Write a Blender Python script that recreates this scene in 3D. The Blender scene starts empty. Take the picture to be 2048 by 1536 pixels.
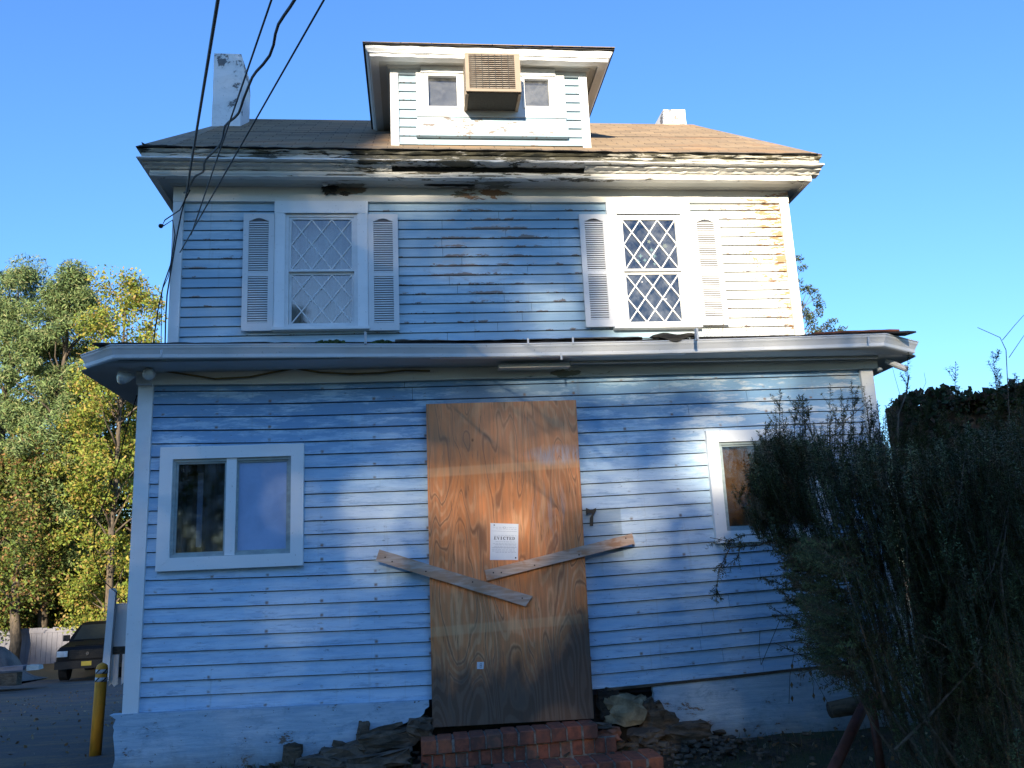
import bpy, bmesh, math, random
import numpy as np
from mathutils import Vector, Matrix
random.seed(7); rng = np.random.default_rng(7)
sc = bpy.context.scene
PI = math.pi

# ------------------------------------------------------------------ camera
FPX, YAW, PITCH, ROLL = 1751.448, -.113949, .220687, -.045953
CAM = Vector((-.689458, -6.912797, 1.03812))
def cam_axes():
    cy, sy, cp, sp = math.cos(YAW), math.sin(YAW), math.cos(PITCH), math.sin(PITCH)
    f = Vector((-sy*cp, cy*cp, sp)); r0 = Vector((cy, sy, 0)); u0 = r0.cross(f)
    r = math.cos(ROLL)*r0 + math.sin(ROLL)*u0
    u = -math.sin(ROLL)*r0 + math.cos(ROLL)*u0
    return r, u, f
CR, CU, CF = cam_axes()
def P(px, py, Y):                     # photo pixel (2048x1536) -> point on the plane y = Y
    px, py, Y = float(px), float(py), float(Y)
    d = ((px-1024)/FPX)*CR - ((py-768)/FPX)*CU + CF
    t = (Y - CAM.y)/d.y
    return CAM + t*d
cd = bpy.data.cameras.new('camera'); cam = bpy.data.objects.new('camera', cd)
sc.collection.objects.link(cam)
cd.sensor_width = 36; cd.lens = 36*FPX/2048; cd.clip_start = .05; cd.clip_end = 3000
m = Matrix((CR, CU, -CF)).transposed().to_4x4(); m.translation = CAM
cam.matrix_world = m; sc.camera = cam

# ------------------------------------------------------------------ sky and sun
SUN = Vector((.23, 1, -.28)).normalized()      # the way the light travels
SUN_EL = math.asin(-SUN.z); SUN_AZ = math.atan2(-SUN.x, -SUN.y)
w = bpy.data.worlds.new('World'); sc.world = w; w.use_nodes = True
nt = w.node_tree; nt.nodes.clear()
sky = nt.nodes.new('ShaderNodeTexSky'); sky.sky_type = 'NISHITA'; sky.sun_disc = False
sky.sun_elevation = SUN_EL; sky.sun_rotation = SUN_AZ % (2*PI)
sky.air_density = 1.5; sky.dust_density = .25; sky.ozone_density = 4.0; sky.altitude = 50
bg = nt.nodes.new('ShaderNodeBackground'); bg.inputs[1].default_value = .135
wo = nt.nodes.new('ShaderNodeOutputWorld')
tint = nt.nodes.new('ShaderNodeMix'); tint.data_type = 'RGBA'; tint.blend_type = 'MULTIPLY'; tint.inputs[0].default_value = 1; tint.inputs[7].default_value = (.47, .68, 1.04, 1)   # the photo's cool white balance
nt.links.new(sky.outputs[0], tint.inputs[6]); nt.links.new(tint.outputs[2], bg.inputs[0]); nt.links.new(bg.outputs[0], wo.inputs[0])
sd = bpy.data.lights.new('sun', 'SUN'); sd.energy = 5; sd.angle = math.radians(.9); sd.color = (1, .86, .66)
so = bpy.data.objects.new('sun', sd); sc.collection.objects.link(so)
so.rotation_euler = SUN.to_track_quat('-Z', 'Y').to_euler()
sc.view_settings.view_transform = 'Standard'; sc.view_settings.look = 'None'
sc.view_settings.gamma = 1; sc.view_settings.use_curve_mapping = False
sc.view_settings.exposure = 1.27

# ------------------------------------------------------------------ node helpers
class NT:
    def __init__(s, name):
        s.m = bpy.data.materials.new(name); s.m.use_nodes = True
        s.t = s.m.node_tree; s.t.nodes.clear()
        s.out = s.t.nodes.new('ShaderNodeOutputMaterial')
        s.geo = None
    def L(s, a, b): s.t.links.new(a, b)
    def n(s, k): return s.t.nodes.new('ShaderNode'+k)
    def pos(s):
        if not s.geo:
            s.geo = s.n('NewGeometry'); sx = s.n('SeparateXYZ'); s.L(s.geo.outputs['Position'], sx.inputs[0]); s.xyz = sx.outputs
        return s.geo.outputs['Position']
    def X(s): s.pos(); return s.xyz[0]
    def Y(s): s.pos(); return s.xyz[1]
    def Z(s): s.pos(); return s.xyz[2]
    def m_(s, op, a, b=0., c=None, clamp=False):
        k = s.n('Math'); k.operation = op; k.use_clamp = clamp
        for i, v in enumerate((a, b) if c is None else (a, b, c)):
            if isinstance(v, (int, float)): k.inputs[i].default_value = v
            else: s.L(v, k.inputs[i])
        return k.outputs[0]
    def add(s, a, b): return s.m_('ADD', a, b)
    def mul(s, a, b): return s.m_('MULTIPLY', a, b)
    def sub(s, a, b): return s.m_('SUBTRACT', a, b)
    def mx(s, a, b): return s.m_('MAXIMUM', a, b)
    def mn(s, a, b): return s.m_('MINIMUM', a, b)
    def ss(s, v, a, b):              # smoothstep from a to b (a > b inverts)
        k = s.n('MapRange'); k.interpolation_type = 'SMOOTHSTEP'
        s.L(v, k.inputs[0])
        if a <= b: k.inputs[1].default_value = a; k.inputs[2].default_value = b; k.inputs[3].default_value = 0; k.inputs[4].default_value = 1
        else: k.inputs[1].default_value = b; k.inputs[2].default_value = a; k.inputs[3].default_value = 1; k.inputs[4].default_value = 0
        return k.outputs[0]
    def box(s, v, a, b, e): return s.mul(s.ss(v, a-e, a+e), s.ss(v, b+e, b-e))
    def noise(s, sc=(1, 1, 1), det=4, rough=.55, dist=0, vec=None, off=0):
        mp = s.n('Mapping'); s.L(vec or s.pos(), mp.inputs[0]); mp.inputs['Scale'].default_value = sc; mp.inputs['Location'].default_value = (off, off*.7, off*1.3)
        k = s.n('TexNoise'); s.L(mp.outputs[0], k.inputs['Vector']); k.inputs['Scale'].default_value = 1
        k.inputs['Detail'].default_value = det; k.inputs['Roughness'].default_value = rough; k.inputs['Distortion'].default_value = dist
        return k.outputs[0]
    def mix(s, f, a, b):
        k = s.n('Mix'); k.data_type = 'RGBA'
        if isinstance(f, (int, float)): k.inputs[0].default_value = f
        else: s.L(f, k.inputs[0])
        for i, v in ((6, a), (7, b)):
            if isinstance(v, tuple): k.inputs[i].default_value = (*v, 1)
            else: s.L(v, k.inputs[i])
        return k.outputs[2]
    def blob(s, cx, cz, rx, rz):     # 1 inside an ellipse on the facade, 0 outside
        a = s.mul(s.sub(s.X(), cx), 1/rx); b = s.mul(s.sub(s.Z(), cz), 1/rz)
        return s.ss(s.add(s.mul(a, a), s.mul(b, b)), 1.0, .1)
    def finish(s, col, rough=.7, bump=None, bs=.3, bd=.01, metal=0, spec=.3, alpha=None, trans=0):
        p = s.n('BsdfPrincipled')
        if isinstance(col, tuple): p.inputs['Base Color'].default_value = (*col, 1)
        else: s.L(col, p.inputs['Base Color'])
        if isinstance(rough, (int, float)): p.inputs['Roughness'].default_value = rough
        else: s.L(rough, p.inputs['Roughness'])
        p.inputs['Metallic'].default_value = metal; p.inputs['Specular IOR Level'].default_value = spec
        if bump is not None:
            b = s.n('Bump'); b.inputs['Strength'].default_value = bs; b.inputs['Distance'].default_value = bd
            s.L(bump, b.inputs['Height']); s.L(b.outputs[0], p.inputs['Normal'])
        if trans:
            tr = s.n('BsdfTranslucent'); mxs = s.n('MixShader'); mxs.inputs[0].default_value = trans
            if isinstance(col, tuple): tr.inputs[0].default_value = (*col, 1)
            else: s.L(col, tr.inputs[0])
            s.L(p.outputs[0], mxs.inputs[1]); s.L(tr.outputs[0], mxs.inputs[2]); s.L(mxs.outputs[0], s.out.inputs[0])
        else: s.L(p.outputs[0], s.out.inputs[0])
        return s.m

M = {}
def uv_v(t):
    u = t.n('UVMap'); u.uv_map = 'UVMap'; sx = t.n('SeparateXYZ'); t.L(u.outputs[0], sx.inputs[0]); return sx.outputs[1]
def siding(name, c_lo, c_hi, c_dark, upper):
    t = NT(name)
    big = t.noise((.9, 1, 2.2), 3, .5); str_ = t.noise((2.2, 3, 26), 5, .6, .3); mott = t.noise((2.6, 3, 13), 6, .72, .15, off=3)
    fine = t.noise((14, 14, 90), 3, .6)
    col = t.mix(t.ss(str_, .3, .72), c_lo, c_hi)
    v = uv_v(t)
    if upper:
        k = t.mx(t.ss(big, .4, .62), t.mul(t.ss(mott, .44, .64), .7))
        col = t.mix(t.mul(k, .75), col, c_dark)
        # weathered bare wood at the right-hand corner, and flaking along the butt edges in the middle
        pn = t.noise((7, 3, 24), 5, .7, .5, off=9)
        corner = t.ss(t.add(t.X(), t.mul(t.sub(t.Z(), 4.1), .25)), 2.1, 3.25)
        p1 = t.ss(t.add(pn, t.mul(corner, .29)), .75, .80)
        gray = t.mul(t.ss(t.add(t.add(t.noise((3.5, 3, 11), 5, .75, .4, off=21), t.mul(t.ss(v, .5, 0), .20)), t.mul(t.blob(.02, 4.25, .7, .75), .13)), .80, .815), 1)
        flake = t.ss(t.add(t.add(t.noise((6, 3, 16), 4, .7, off=5), t.mul(t.ss(v, .5, 0), .16)), t.mul(t.blob(.6, 3.5, 3, .35), .05)), .76, .79)
        col = t.mix(t.mul(t.ss(t.X(), 1.5, 2.6), .9), col, (.62, .63, .60))  # paler to the right: peeled paint plus sunlit whiteness put into the colour
        col = t.mix(t.ss(t.add(t.noise((3.5, 3, 11), 5, .75, .4, off=21), t.mul(t.blob(.02, 4.25, .8, .8), .1)), .60, .72), col, (.40, .47, .52)); col = t.mix(gray, col, (.27, .22, .19)); col = t.mix(flake, col, (.22, .19, .17))
        col = t.mix(p1, col, t_wood(t))
    else:
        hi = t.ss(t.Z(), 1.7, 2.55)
        col = t.mix(t.mul(t.blob(2.6, 2.25, 1.5, .75), .75), col, (.60, .63, .64))  # paler lower right: partial sun put into the paint colour
        col = t.mix(t.mul(t.mx(t.blob(1.0, 1.5, .9, .55), t.blob(-1.0, 1.5, .7, .4)), .5), col, (.60, .64, .68))  # pale ellipses either side of the door: sun patches painted into the siding
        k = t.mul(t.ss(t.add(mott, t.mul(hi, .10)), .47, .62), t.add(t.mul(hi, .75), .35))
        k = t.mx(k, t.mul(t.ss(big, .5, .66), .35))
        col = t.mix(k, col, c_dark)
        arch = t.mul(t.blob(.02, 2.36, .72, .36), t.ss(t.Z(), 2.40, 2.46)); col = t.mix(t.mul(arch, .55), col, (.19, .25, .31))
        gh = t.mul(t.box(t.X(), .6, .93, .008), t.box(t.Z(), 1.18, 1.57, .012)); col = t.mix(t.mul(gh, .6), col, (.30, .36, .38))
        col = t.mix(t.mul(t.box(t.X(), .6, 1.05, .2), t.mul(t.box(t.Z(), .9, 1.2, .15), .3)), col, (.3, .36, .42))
        sp = t.ss(t.noise((9, 8, 24), 4, .8, off=13), .66, .70); col = t.mix(t.mul(sp, .8), col, (.14, .17, .22)); sp2 = t.ss(t.noise((5, 5, 22), 6, .8, .4, off=63), .67, .685); col = t.mix(t.mul(sp2, .8), col, (.24, .19, .15))
        gr = t.mul(t.ss(v, .55, .0), t.ss(t.noise((1.6, 1, 30), 4, .7, off=31), .5, .72)); col = t.mix(t.mul(gr, .35), col, (.2, .24, .28))
        scf = t.ss(t.add(t.noise((4.5, 3, 40), 6, .8, .3, off=41), t.mul(t.ss(v, .6, 0), .05)), .56, .66); col = t.mix(t.mul(scf, .72), col, t.mix(.5, c_dark, (.3, .36, .42)))
        pal = t.ss(t.noise((6, 3, 34), 6, .8, .3, off=47), .58, .68); col = t.mix(t.mul(pal, .45), col, (.66, .74, .80))
        # nail rust
        fx = t.m_('FRACT', t.mul(t.X(), 1/.405)); fx = t.m_('ABSOLUTE', t.sub(fx, .5))
        rn = t.mul(t.mul(t.ss(fx, .045, .01), t.ss(t.m_('ABSOLUTE', t.sub(v, .16)), .2, .03)), t.ss(t.noise((5, 1, 17), 2, off=8), .47, .6))
        col = t.mix(t.mul(rn, .85), col, (.20, .13, .08))
    run = t.ss(t.noise((16, 3, .9), 4, .7, off=51), .60, .72); col = t.mix(t.mul(run, .22), col, (.26, .27, .27))
    dirt = t.noise((30, 30, 60), 4, .7, off=2)
    col = t.mix(t.mul(t.ss(dirt, .62, .75), .45), col, (.12, .14, .16))
    M[name] = t.finish(col, .72, t.add(t.mul(fine, .5), t.mul(str_, .8)), .35, .004, spec=.25)
siding_pale = None
def t_wood(t, a=(.46, .27, .14), b=(.27, .16, .09)):
    return t.mix(t.noise((6, 6, 60), 4, .6, off=4), a, b)
siding('siding_upper', (.37, .52, .62), (.50, .63, .70), (.25, .39, .50), True)
siding('siding_dormer', (.32, .44, .51), (.44, .54, .59), (.24, .34, .42), True)
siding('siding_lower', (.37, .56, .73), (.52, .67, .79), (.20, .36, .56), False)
def paint(name, base, peel=.0, under=(.22, .19, .15), under2=(.10, .10, .08), sc=(5, 5, 16), rough=.6, stain=.25, bias=None):
    t = NT(name)
    a = t.noise(sc, 6, .72, .4); b = t.noise((2, 2, 4), 4, .6, off=6); fine = t.noise((40, 40, 70), 3, .6, off=1)
    col = t.mix(t.mul(t.ss(b, .42, .75), stain), base, tuple(c*.55 for c in base))
    th = .80 - peel*.4
    if bias: a = t.add(a, bias(t))
    u = t.mix(t.ss(t.noise((3, 3, 9), 4, .7, off=16), .42, .6), under, under2)
    k = t.ss(a, th, th+.025)
    col = t.mix(t.mul(t.ss(a, th-.1, th+.02), .45), col, tuple(c*.72 for c in base))
    col = t.mix(k, col, u)
    sp = t.ss(t.noise((50, 50, 50), 2, .5, off=11), .68, .74); col = t.mix(t.mul(sp, .35), col, (.2, .2, .18))
    M[name] = t.finish(col, rough, t.sub(t.mul(fine, .3), k), .5, .003, spec=.3)
paint('trim', (.76, .78, .78), .12)
paint('trim_window', (.79, .81, .81), .04, stain=.15)
paint('shutter_plastic', (.66, .67, .67), 0, stain=.12)
def fr_bias(t):
    return t.add(t.add(t.mul(t.blob(.02, 4.83, .42, .12), .30), t.mul(t.ss(t.X(), 2.35, 3.0), .25)), t.mul(t.blob(-1.32, 4.88, .30, .10), .5))
paint('frieze_upper', (.74, .73, .68), .10, under=(.34, .19, .11), under2=(.20, .20, .15), bias=fr_bias)
def fl_bias(t): return t.add(t.mul(t.blob(.62, 2.66, .8, .05), .22), t.mul(t.blob(.55, 2.69, .16, .05), .25))
paint('frieze_lower', (.70, .69, .64), .03, under=(.26, .22, .16), under2=(.20, .2, .14), bias=fl_bias)
def cor_bias(t):
    mid = t.box(t.X(), -1.2, 1.15, .35)
    return t.add(t.mul(mid, .13), t.mul(t.ss(t.X(), 1.2, 1.8), .03))
paint('cornice_paint', (.70, .69, .64), .42, under=(.17, .15, .10), under2=(.05, .052, .04), sc=(3.2, 5, 26), bias=cor_bias)
paint('cornice_rotten', (.55, .53, .46), .72, under=(.13, .12, .08), under2=(.035, .037, .03), sc=(3, 5, 22), bias=cor_bias)
paint('soffit_paint', (.50, .51, .48), .1, under=(.2, .19, .15), sc=(2, 6, 6), bias=lambda t: t.add(t.mul(t.blob(-1.3, 4.9, .3, .1), .35), t.mul(t.blob(0, 4.9, .55, .1), .27)))
paint('gutter_metal', (.70, .72, .73), .10, under=(.2, .2, .18), rough=.42, stain=.3)
paint('unused_foundation', (.42, .49, .54), .36, under=(.24, .20, .15), under2=(.12, .11, .09), sc=(4, 4, 12), rough=.85, stain=.45)
t = NT('foundation_paint')
a = t.noise((3, 3, 30), 6, .75, .4); b = t.noise((5, 5, 9), 6, .75, .3, off=4); gnd = t.ss(t.add(t.Z(), t.mul(t.sub(t.noise((4, 4, 3), 5, .7, off=9), .5), .35)), .03, -.22)
col = t.mix(t.ss(a, .3, .7), (.30, .43, .55), (.46, .58, .67)); col = t.mix(t.mul(t.ss(b, .5, .62), .5), col, (.20, .30, .40))
col = t.mix(t.mul(gnd, .6), col, (.16, .17, .15)); col = t.mix(t.ss(t.add(b, t.mul(t.noise((2, 2, 30), 5, .7, off=14), .3)), .78, .80), col, (.17, .13, .10))
col = t.mix(t.ss(t.noise((24, 24, 40), 3, .7, off=22), .68, .71), col, (.12, .11, .10))
M['foundation_paint'] = t.finish(col, .9, t.add(a, t.mul(b, .5)), .6, .008)
paint('chimney_paint', (.80, .80, .78), .46, under=(.24, .22, .2), under2=(.16, .16, .16), sc=(5, 5, 6), rough=.85, bias=lambda t: t.mul(t.ss(t.Z(), 7.0, 7.15), .10))
paint('white_plaster', (.70, .70, .67), .3, under=(.3, .26, .2), sc=(6, 6, 6), rough=.8)
paint('ac_metal', (.30, .24, .18), .42, under=(.26, .13, .06), under2=(.20, .12, .07), sc=(8, 8, 3), rough=.6)
paint('light_metal', (.55, .57, .58), .05, rough=.4)

def simple(name, a, b=None, sc=(8, 8, 8), rough=.8, bs=.3, bd=.005, metal=0, spec=.3, lo=.35, hi=.65, det=5):
    t = NT(name)
    if b is None: b = tuple(c*.7 for c in a)
    k = t.noise(sc, det, .65, .2)
    M[name] = t.finish(t.mix(t.ss(k, lo, hi), a, b), rough, k, bs, bd, metal, spec)
simple('dark_void', (.012, .012, .012), (.02, .018, .015)); simple('ac_dark', (.06, .06, .055), (.04, .04, .04), (60, 60, 60))
simple('shutter_gap_shade', (.16, .17, .18), (.12, .12, .13))  # dark shutter backing: shade between the louvres put into its colour
simple('film_blue', (.30, .44, .66), (.24, .36, .56), (3, 3, 3), .3, .1, spec=.5)
simple('twig_brown', (.10, .07, .045), (.06, .045, .03)); simple('dead_leaf', (.26, .17, .06), (.16, .10, .04))
simple('truck_glass', (.02, .025, .025), (.03, .035, .03), rough=.3, spec=.3, bs=0)
simple('wall_sheathing', (.03, .035, .045), (.02, .02, .025))  # near-black, so the shadow in the slits between clapboards is in the colour
simple('rotten_wood', (.13, .10, .07), (.045, .04, .03), (6, 6, 30), .9, .8, .02)
simple('rotten_black', (.04, .037, .03), (.015, .015, .013), (8, 8, 30), .9, .8, .02)
simple('roof_felt', (.035, .033, .03), (.018, .018, .018), (5, 5, 20), .9, .5)
simple('felt_red', (.30, .10, .05), (.16, .06, .035), (5, 5, 20), .9, .5)
simple('moss', (.07, .10, .03), (.03, .045, .015), (30, 30, 30), .95, 1, .02)
simple('mortar', (.24, .22, .19), (.10, .09, .075), (25, 25, 25), .95, .6)
simple('stone', (.14, .11, .08), (.05, .042, .032), (7, 7, 7), .9, .8, .02)
simple('concrete_old', (.28, .24, .15), (.13, .11, .07), (9, 9, 9), .9, .8, .015)
simple('pipe_rust', (.13, .045, .03), (.07, .03, .02), (12, 12, 12), .55, .5)
simple('bark', (.14, .11, .08), (.06, .05, .04), (14, 14, 4), .9, .9, .02)
simple('stem_bark', (.16, .13, .10), (.07, .06, .045), (30, 30, 8), .9, .6)
simple('log_wood', (.12, .10, .07), (.05, .04, .03), (6, 20, 20), .9, .9, .02)
simple('cable_black', (.02, .02, .022), (.012, .012, .012), rough=.5)
simple('cord_yellow', (.22, .15, .05), (.12, .09, .04), rough=.6)
simple('bollard_yellow', (.78, .34, .03), (.62, .26, .025), (20, 20, 6), .55, .3)
simple('band_black', (.015, .015, .02), rough=.5); simple('band_white', (.7, .7, .7), rough=.5)
simple('truck_paint', (.006, .007, .009), (.005, .005, .006), rough=.5, spec=.12, bs=0)
simple('truck_trim', (.012, .012, .013), rough=.5); simple('chrome', (.5, .5, .52), rough=.2, metal=1, bs=0)
simple('tyre', (.02, .02, .02), rough=.9); simple('plate_yellow', (.65, .45, .05), (.6, .4, .05), rough=.5)
simple('lamp_clear', (.55, .6, .62), rough=.15, spec=.7, bs=0)
simple('tarp', (.12, .11, .10), (.05, .05, .05), (3, 3, 3), .7, .8, .05)
simple('vinyl_fence', (.17, .17, .20), (.13, .13, .16), (1, 1, 1), .6)
simple('paper', (.74, .76, .78), (.68, .7, .73), (4, 4, 4), .6, .1); simple('ink', (.02, .02, .035), rough=.7); simple('ink_pale', (.35, .37, .42), rough=.7)
simple('number_black', (.035, .03, .025), (.07, .05, .03), (40, 40, 40), .6)
simple('nail', (.09, .06, .045), rough=.6, metal=.3)
simple('curtain_brown', (.52, .25, .09), (.28, .13, .05), (1.2, 1, 1.4), .9, .2, lo=.3, hi=.7)
simple('curtain_white', (.46, .46, .44), (.30, .30, .29), (9, 5, .8), .9, .3); simple('curtain_dark', (.09, .10, .09), (.03, .035, .035), (9, 9, .6), .9, .6)
simple('shade_blue', (.46, .60, .82), (.38, .52, .74), (5, 5, 3), .6, .2)
simple('blind_grey', (.42, .43, .46), (.32, .33, .37), (5, 5, 3), .6, .2)
simple('room_dark', (.05, .05, .055), (.03, .03, .035)); simple('sticker_paper', (.45, .6, .55), (.3, .45, .4), (40, 40, 40), .8)
simple('sash_white', (.70, .72, .72), (.62, .64, .64), rough=.45); simple('lattice_white', (.72, .73, .72), (.66, .67, .66), rough=.5)
simple('sash_metal', (.34, .42, .42), (.26, .32, .33), (10, 10, 20), rough=.5)
simple('ivy_fence_wood', (.10, .075, .05), (.05, .04, .03), (8, 8, 2), .9, .5)
simple('roof_debris', (.10, .09, .07), (.035, .032, .025), (8, 8, 40), .9, .8, .02)

# shingles
t = NT('shingle')
br = t.n('TexBrick'); mp = t.n('Mapping'); t.L(t.pos(), mp.inputs[0]); mp.inputs['Rotation'].default_value = (0, 0, 0); t.L(mp.outputs[0], br.inputs[0])
br.inputs['Scale'].default_value = 1; br.inputs['Brick Width'].default_value = .3; br.inputs['Row Height'].default_value = .12; br.inputs['Mortar Size'].default_value = .004
br.inputs['Color1'].default_value = (.34, .255, .165, 1); br.inputs['Color2'].default_value = (.23, .175, .12, 1); br.inputs['Mortar'].default_value = (.04, .035, .03, 1)
ns = t.noise((60, 60, 60), 3, .7); nb = t.noise((.8, 2, 2), 3, off=2)
col = t.mix(t.mul(t.ss(ns, .4, .7), .5), br.outputs[0], (.26, .2, .14)); col = t.mix(t.mul(t.ss(nb, .55, .7), .35), col, (.42, .24, .12))
M['shingle'] = t.finish(col, .95, ns, .5, .006)
# plywood
t = NT('plywood')
vec = t.n('Mapping'); t.L(t.pos(), vec.inputs[0]); vec.inputs['Scale'].default_value = (1, 1, .22)
wn = t.noise((2.6, 1, .9), 3, .5, off=2)
k = t.n('TexWave'); k.wave_type = 'BANDS'; k.bands_direction = 'X'; t.L(vec.outputs[0], k.inputs[0])
k.inputs['Scale'].default_value = 4.5; k.inputs['Distortion'].default_value = 16; k.inputs['Detail'].default_value = 4; k.inputs['Detail Scale'].default_value = .8; k.inputs['Detail Roughness'].default_value = .6
gn = t.add(t.noise((3.4, 1, .75), 2, .45, .35, off=12), t.mul(t.noise((30, 1, 5), 3, .6, off=19), .02)); g1 = t.ss(t.mul(t.m_('ABSOLUTE', t.sub(t.m_('FRACT', t.mul(gn, 22)), .5)), 2), .1, .95)
rg = t.ss(t.m_('ABSOLUTE', t.sub(t.m_('FRACT', t.add(t.mul(gn, 22), .5)), .5)), .10, .0) if False else t.ss(t.m_('ABSOLUTE', t.sub(t.m_('FRACT', t.mul(gn, 11)), .5)), .40, .5)
fib = t.noise((60, 10, 2.5), 4, .6)
big = t.noise((2.2, 2, 1.2), 4, .6, off=7)
col = t.mix(t.ss(g1, .2, .9), (.76, .29, .11), (.86, .42, .19))
col = t.mix(t.mul(t.ss(big, .42, .66), .8), col, (.66, .22, .06))
col = t.mix(t.mul(rg, .75), col, (.26, .085, .035))
col = t.mix(t.mul(t.ss(fib, .35, .7), .5), col, (.34, .16, .08)); col = t.mix(t.ss(t.noise((90, 9, 5), 3, .6, off=27), .6, .72), col, (.30, .13, .06))
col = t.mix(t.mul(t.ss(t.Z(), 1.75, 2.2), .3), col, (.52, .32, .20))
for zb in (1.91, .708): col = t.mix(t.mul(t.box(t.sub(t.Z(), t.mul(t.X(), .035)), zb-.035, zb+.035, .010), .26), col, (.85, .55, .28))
wh = t.mul(t.blob(.44, 2.0, .32, .10), t.ss(t.noise((34, 2, 4.5), 5, .7, off=33), .36, .62)); col = t.mix(t.mul(wh, .8), col, (.52, .45, .42))
wh = t.mul(t.blob(.35, 1.55, .22, .3), t.ss(t.noise((40, 2, 3), 5, .7, off=5), .46, .66)); col = t.mix(t.mul(wh, .4), col, (.50, .42, .38))
mz = t.add(t.Z(), t.mul(t.sub(t.noise((7, 1, 2.5), 4, .7, off=1), .5), .55)); mz = t.sub(mz, t.mul(t.ss(t.X(), .1, .6), .38))
col = t.mix(t.mul(t.ss(mz, .60, .22), .93), col, t.mix(t.ss(g1, .2, .8), (.085, .066, .05), (.115, .09, .07)))
kn = t.n('TexVoronoi'); mp = t.n('Mapping'); t.L(t.pos(), mp.inputs[0]); mp.inputs['Scale'].default_value = (4.6, .01, 3.1); t.L(mp.outputs[0], kn.inputs['Vector']); kn.inputs['Scale'].default_value = 1; kn.inputs['Randomness'].default_value = .9
col = t.mix(t.ss(kn.outputs['Distance'], .085, .045), col, (.07, .03, .015))
M['plywood'] = t.finish(col, .7, t.add(t.mul(g1, .3), t.mul(fib, .5)), .3, .003)
# raw planks
t = NT('plank_wood')
fib = t.noise((6, 30, 60), 5, .6, .4); big = t.noise((5, 5, 9), 4, .6, off=4)
col = t.mix(t.ss(fib, .3, .7), (.66, .48, .36), (.48, .30, .20)); col = t.mix(t.mul(t.ss(big, .52, .62), .7), col, (.50, .22, .09))
M['plank_wood'] = t.finish(col, .75, fib, .4, .003)
M['plank_wood_grey'] = None
t = NT('plank_wood_grey'); fib = t.noise((6, 30, 60), 5, .6, .4); big = t.noise((3, 5, 9), 4, .6, off=1)
col = t.mix(t.ss(fib, .3, .7), (.52, .43, .36), (.36, .26, .20)); col = t.mix(t.mul(t.ss(big, .47, .6), .7), col, (.42, .24, .13))
M['plank_wood_grey'] = t.finish(col, .8, fib, .4, .003)
# bricks
for nm, a, b in (('brick_red', (.30, .095, .055), (.16, .06, .04)), ('brick_dark', (.22, .08, .05), (.12, .06, .045)), ('brick_brown', (.26, .11, .07), (.13, .075, .055)), ('brick_orange', (.36, .12, .06), (.20, .08, .05))):
    simple(nm, a, b, (18, 18, 18), .92, .6, .006)
# ground
t = NT('asphalt_mat')
a = t.noise((45, 45, 45), 4, .7); b = t.noise((.5, 2.2, 1), 4, .6, .5, off=3); c = t.noise((1.2, 1.2, 1), 3, off=8)
col = t.mix(t.ss(a, .35, .7), (.055, .055, .057), (.095, .093, .09)); col = t.mix(t.mul(t.ss(c, .5, .7), .4), col, (.035, .035, .037))
lit = t.mul(t.ss(t.add(b, t.mul(t.sub(t.noise((9, 9, 9), 3, .7, off=5), .5), .25)), .49, .57), t.ss(t.noise((20, 20, 20), 3, .7, off=1), .38, .5))
col = t.mix(t.mul(lit, .8), col, (.17, .12, .07))
M['asphalt'] = t.finish(col, .9, a, .5, .01)
t = NT('soil_mat')
a = t.noise((22, 22, 22), 6, .75); b = t.noise((2.5, 2.5, 2.5), 4, .6, off=3); far = t.ss(t.Y(), 18, 26)
col = t.mix(t.ss(a, .35, .65), (.09, .07, .045), (.04, .035, .025)); col = t.mix(t.mul(t.ss(b, .45, .6), .7), col, (.05, .065, .025))
col = t.mix(t.mul(far, .7), col, (.20, .13, .06))
M['soil'] = t.finish(col, .95, a, .8, .03)
# foliage materials use per-face colours
def leafmat(name, trans=.35, rough=.6):
    t = NT(name); at = t.n('Attribute'); at.attribute_name = 'col'
    M[name] = t.finish(at.outputs['Color'], rough, trans=trans, spec=.25)
leafmat('leaf'); leafmat('needle', .12, .65); leafmat('grass', .25)
def glass(name, tint, refl):
    t = NT(name); tr = t.n('BsdfTransparent'); tr.inputs[0].default_value = (*tint, 1)
    gl = t.n('BsdfGlossy'); gl.inputs['Roughness'].default_value = .04; gl.inputs[0].default_value = (.9, .95, 1, 1)
    df = t.n('BsdfDiffuse'); df.inputs[0].default_value = (.35, .36, .36, 1)
    dn = t.ss(t.noise((6, 6, 6), 4, .7), .35, .8)
    m1 = t.n('MixShader'); t.L(t.mul(dn, .22), m1.inputs[0]); t.L(tr.outputs[0], m1.inputs[1]); t.L(df.outputs[0], m1.inputs[2])
    fr = t.n('Fresnel'); fr.inputs[0].default_value = 1.5
    m2 = t.n('MixShader'); ge = t.n('NewGeometry'); t.L(t.mul(t.m_('MAXIMUM', t.mul(fr.outputs[0], 1.2), refl), t.sub(1, ge.outputs['Backfacing'])), m2.inputs[0]); t.L(m1.outputs[0], m2.inputs[1]); t.L(gl.outputs[0], m2.inputs[2])
    t.L(m2.outputs[0], t.out.inputs[0]); M[name] = t.m
glass('glass', (.75, .78, .78), .10); glass('glass_grimy', (.70, .71, .71), .07)

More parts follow.
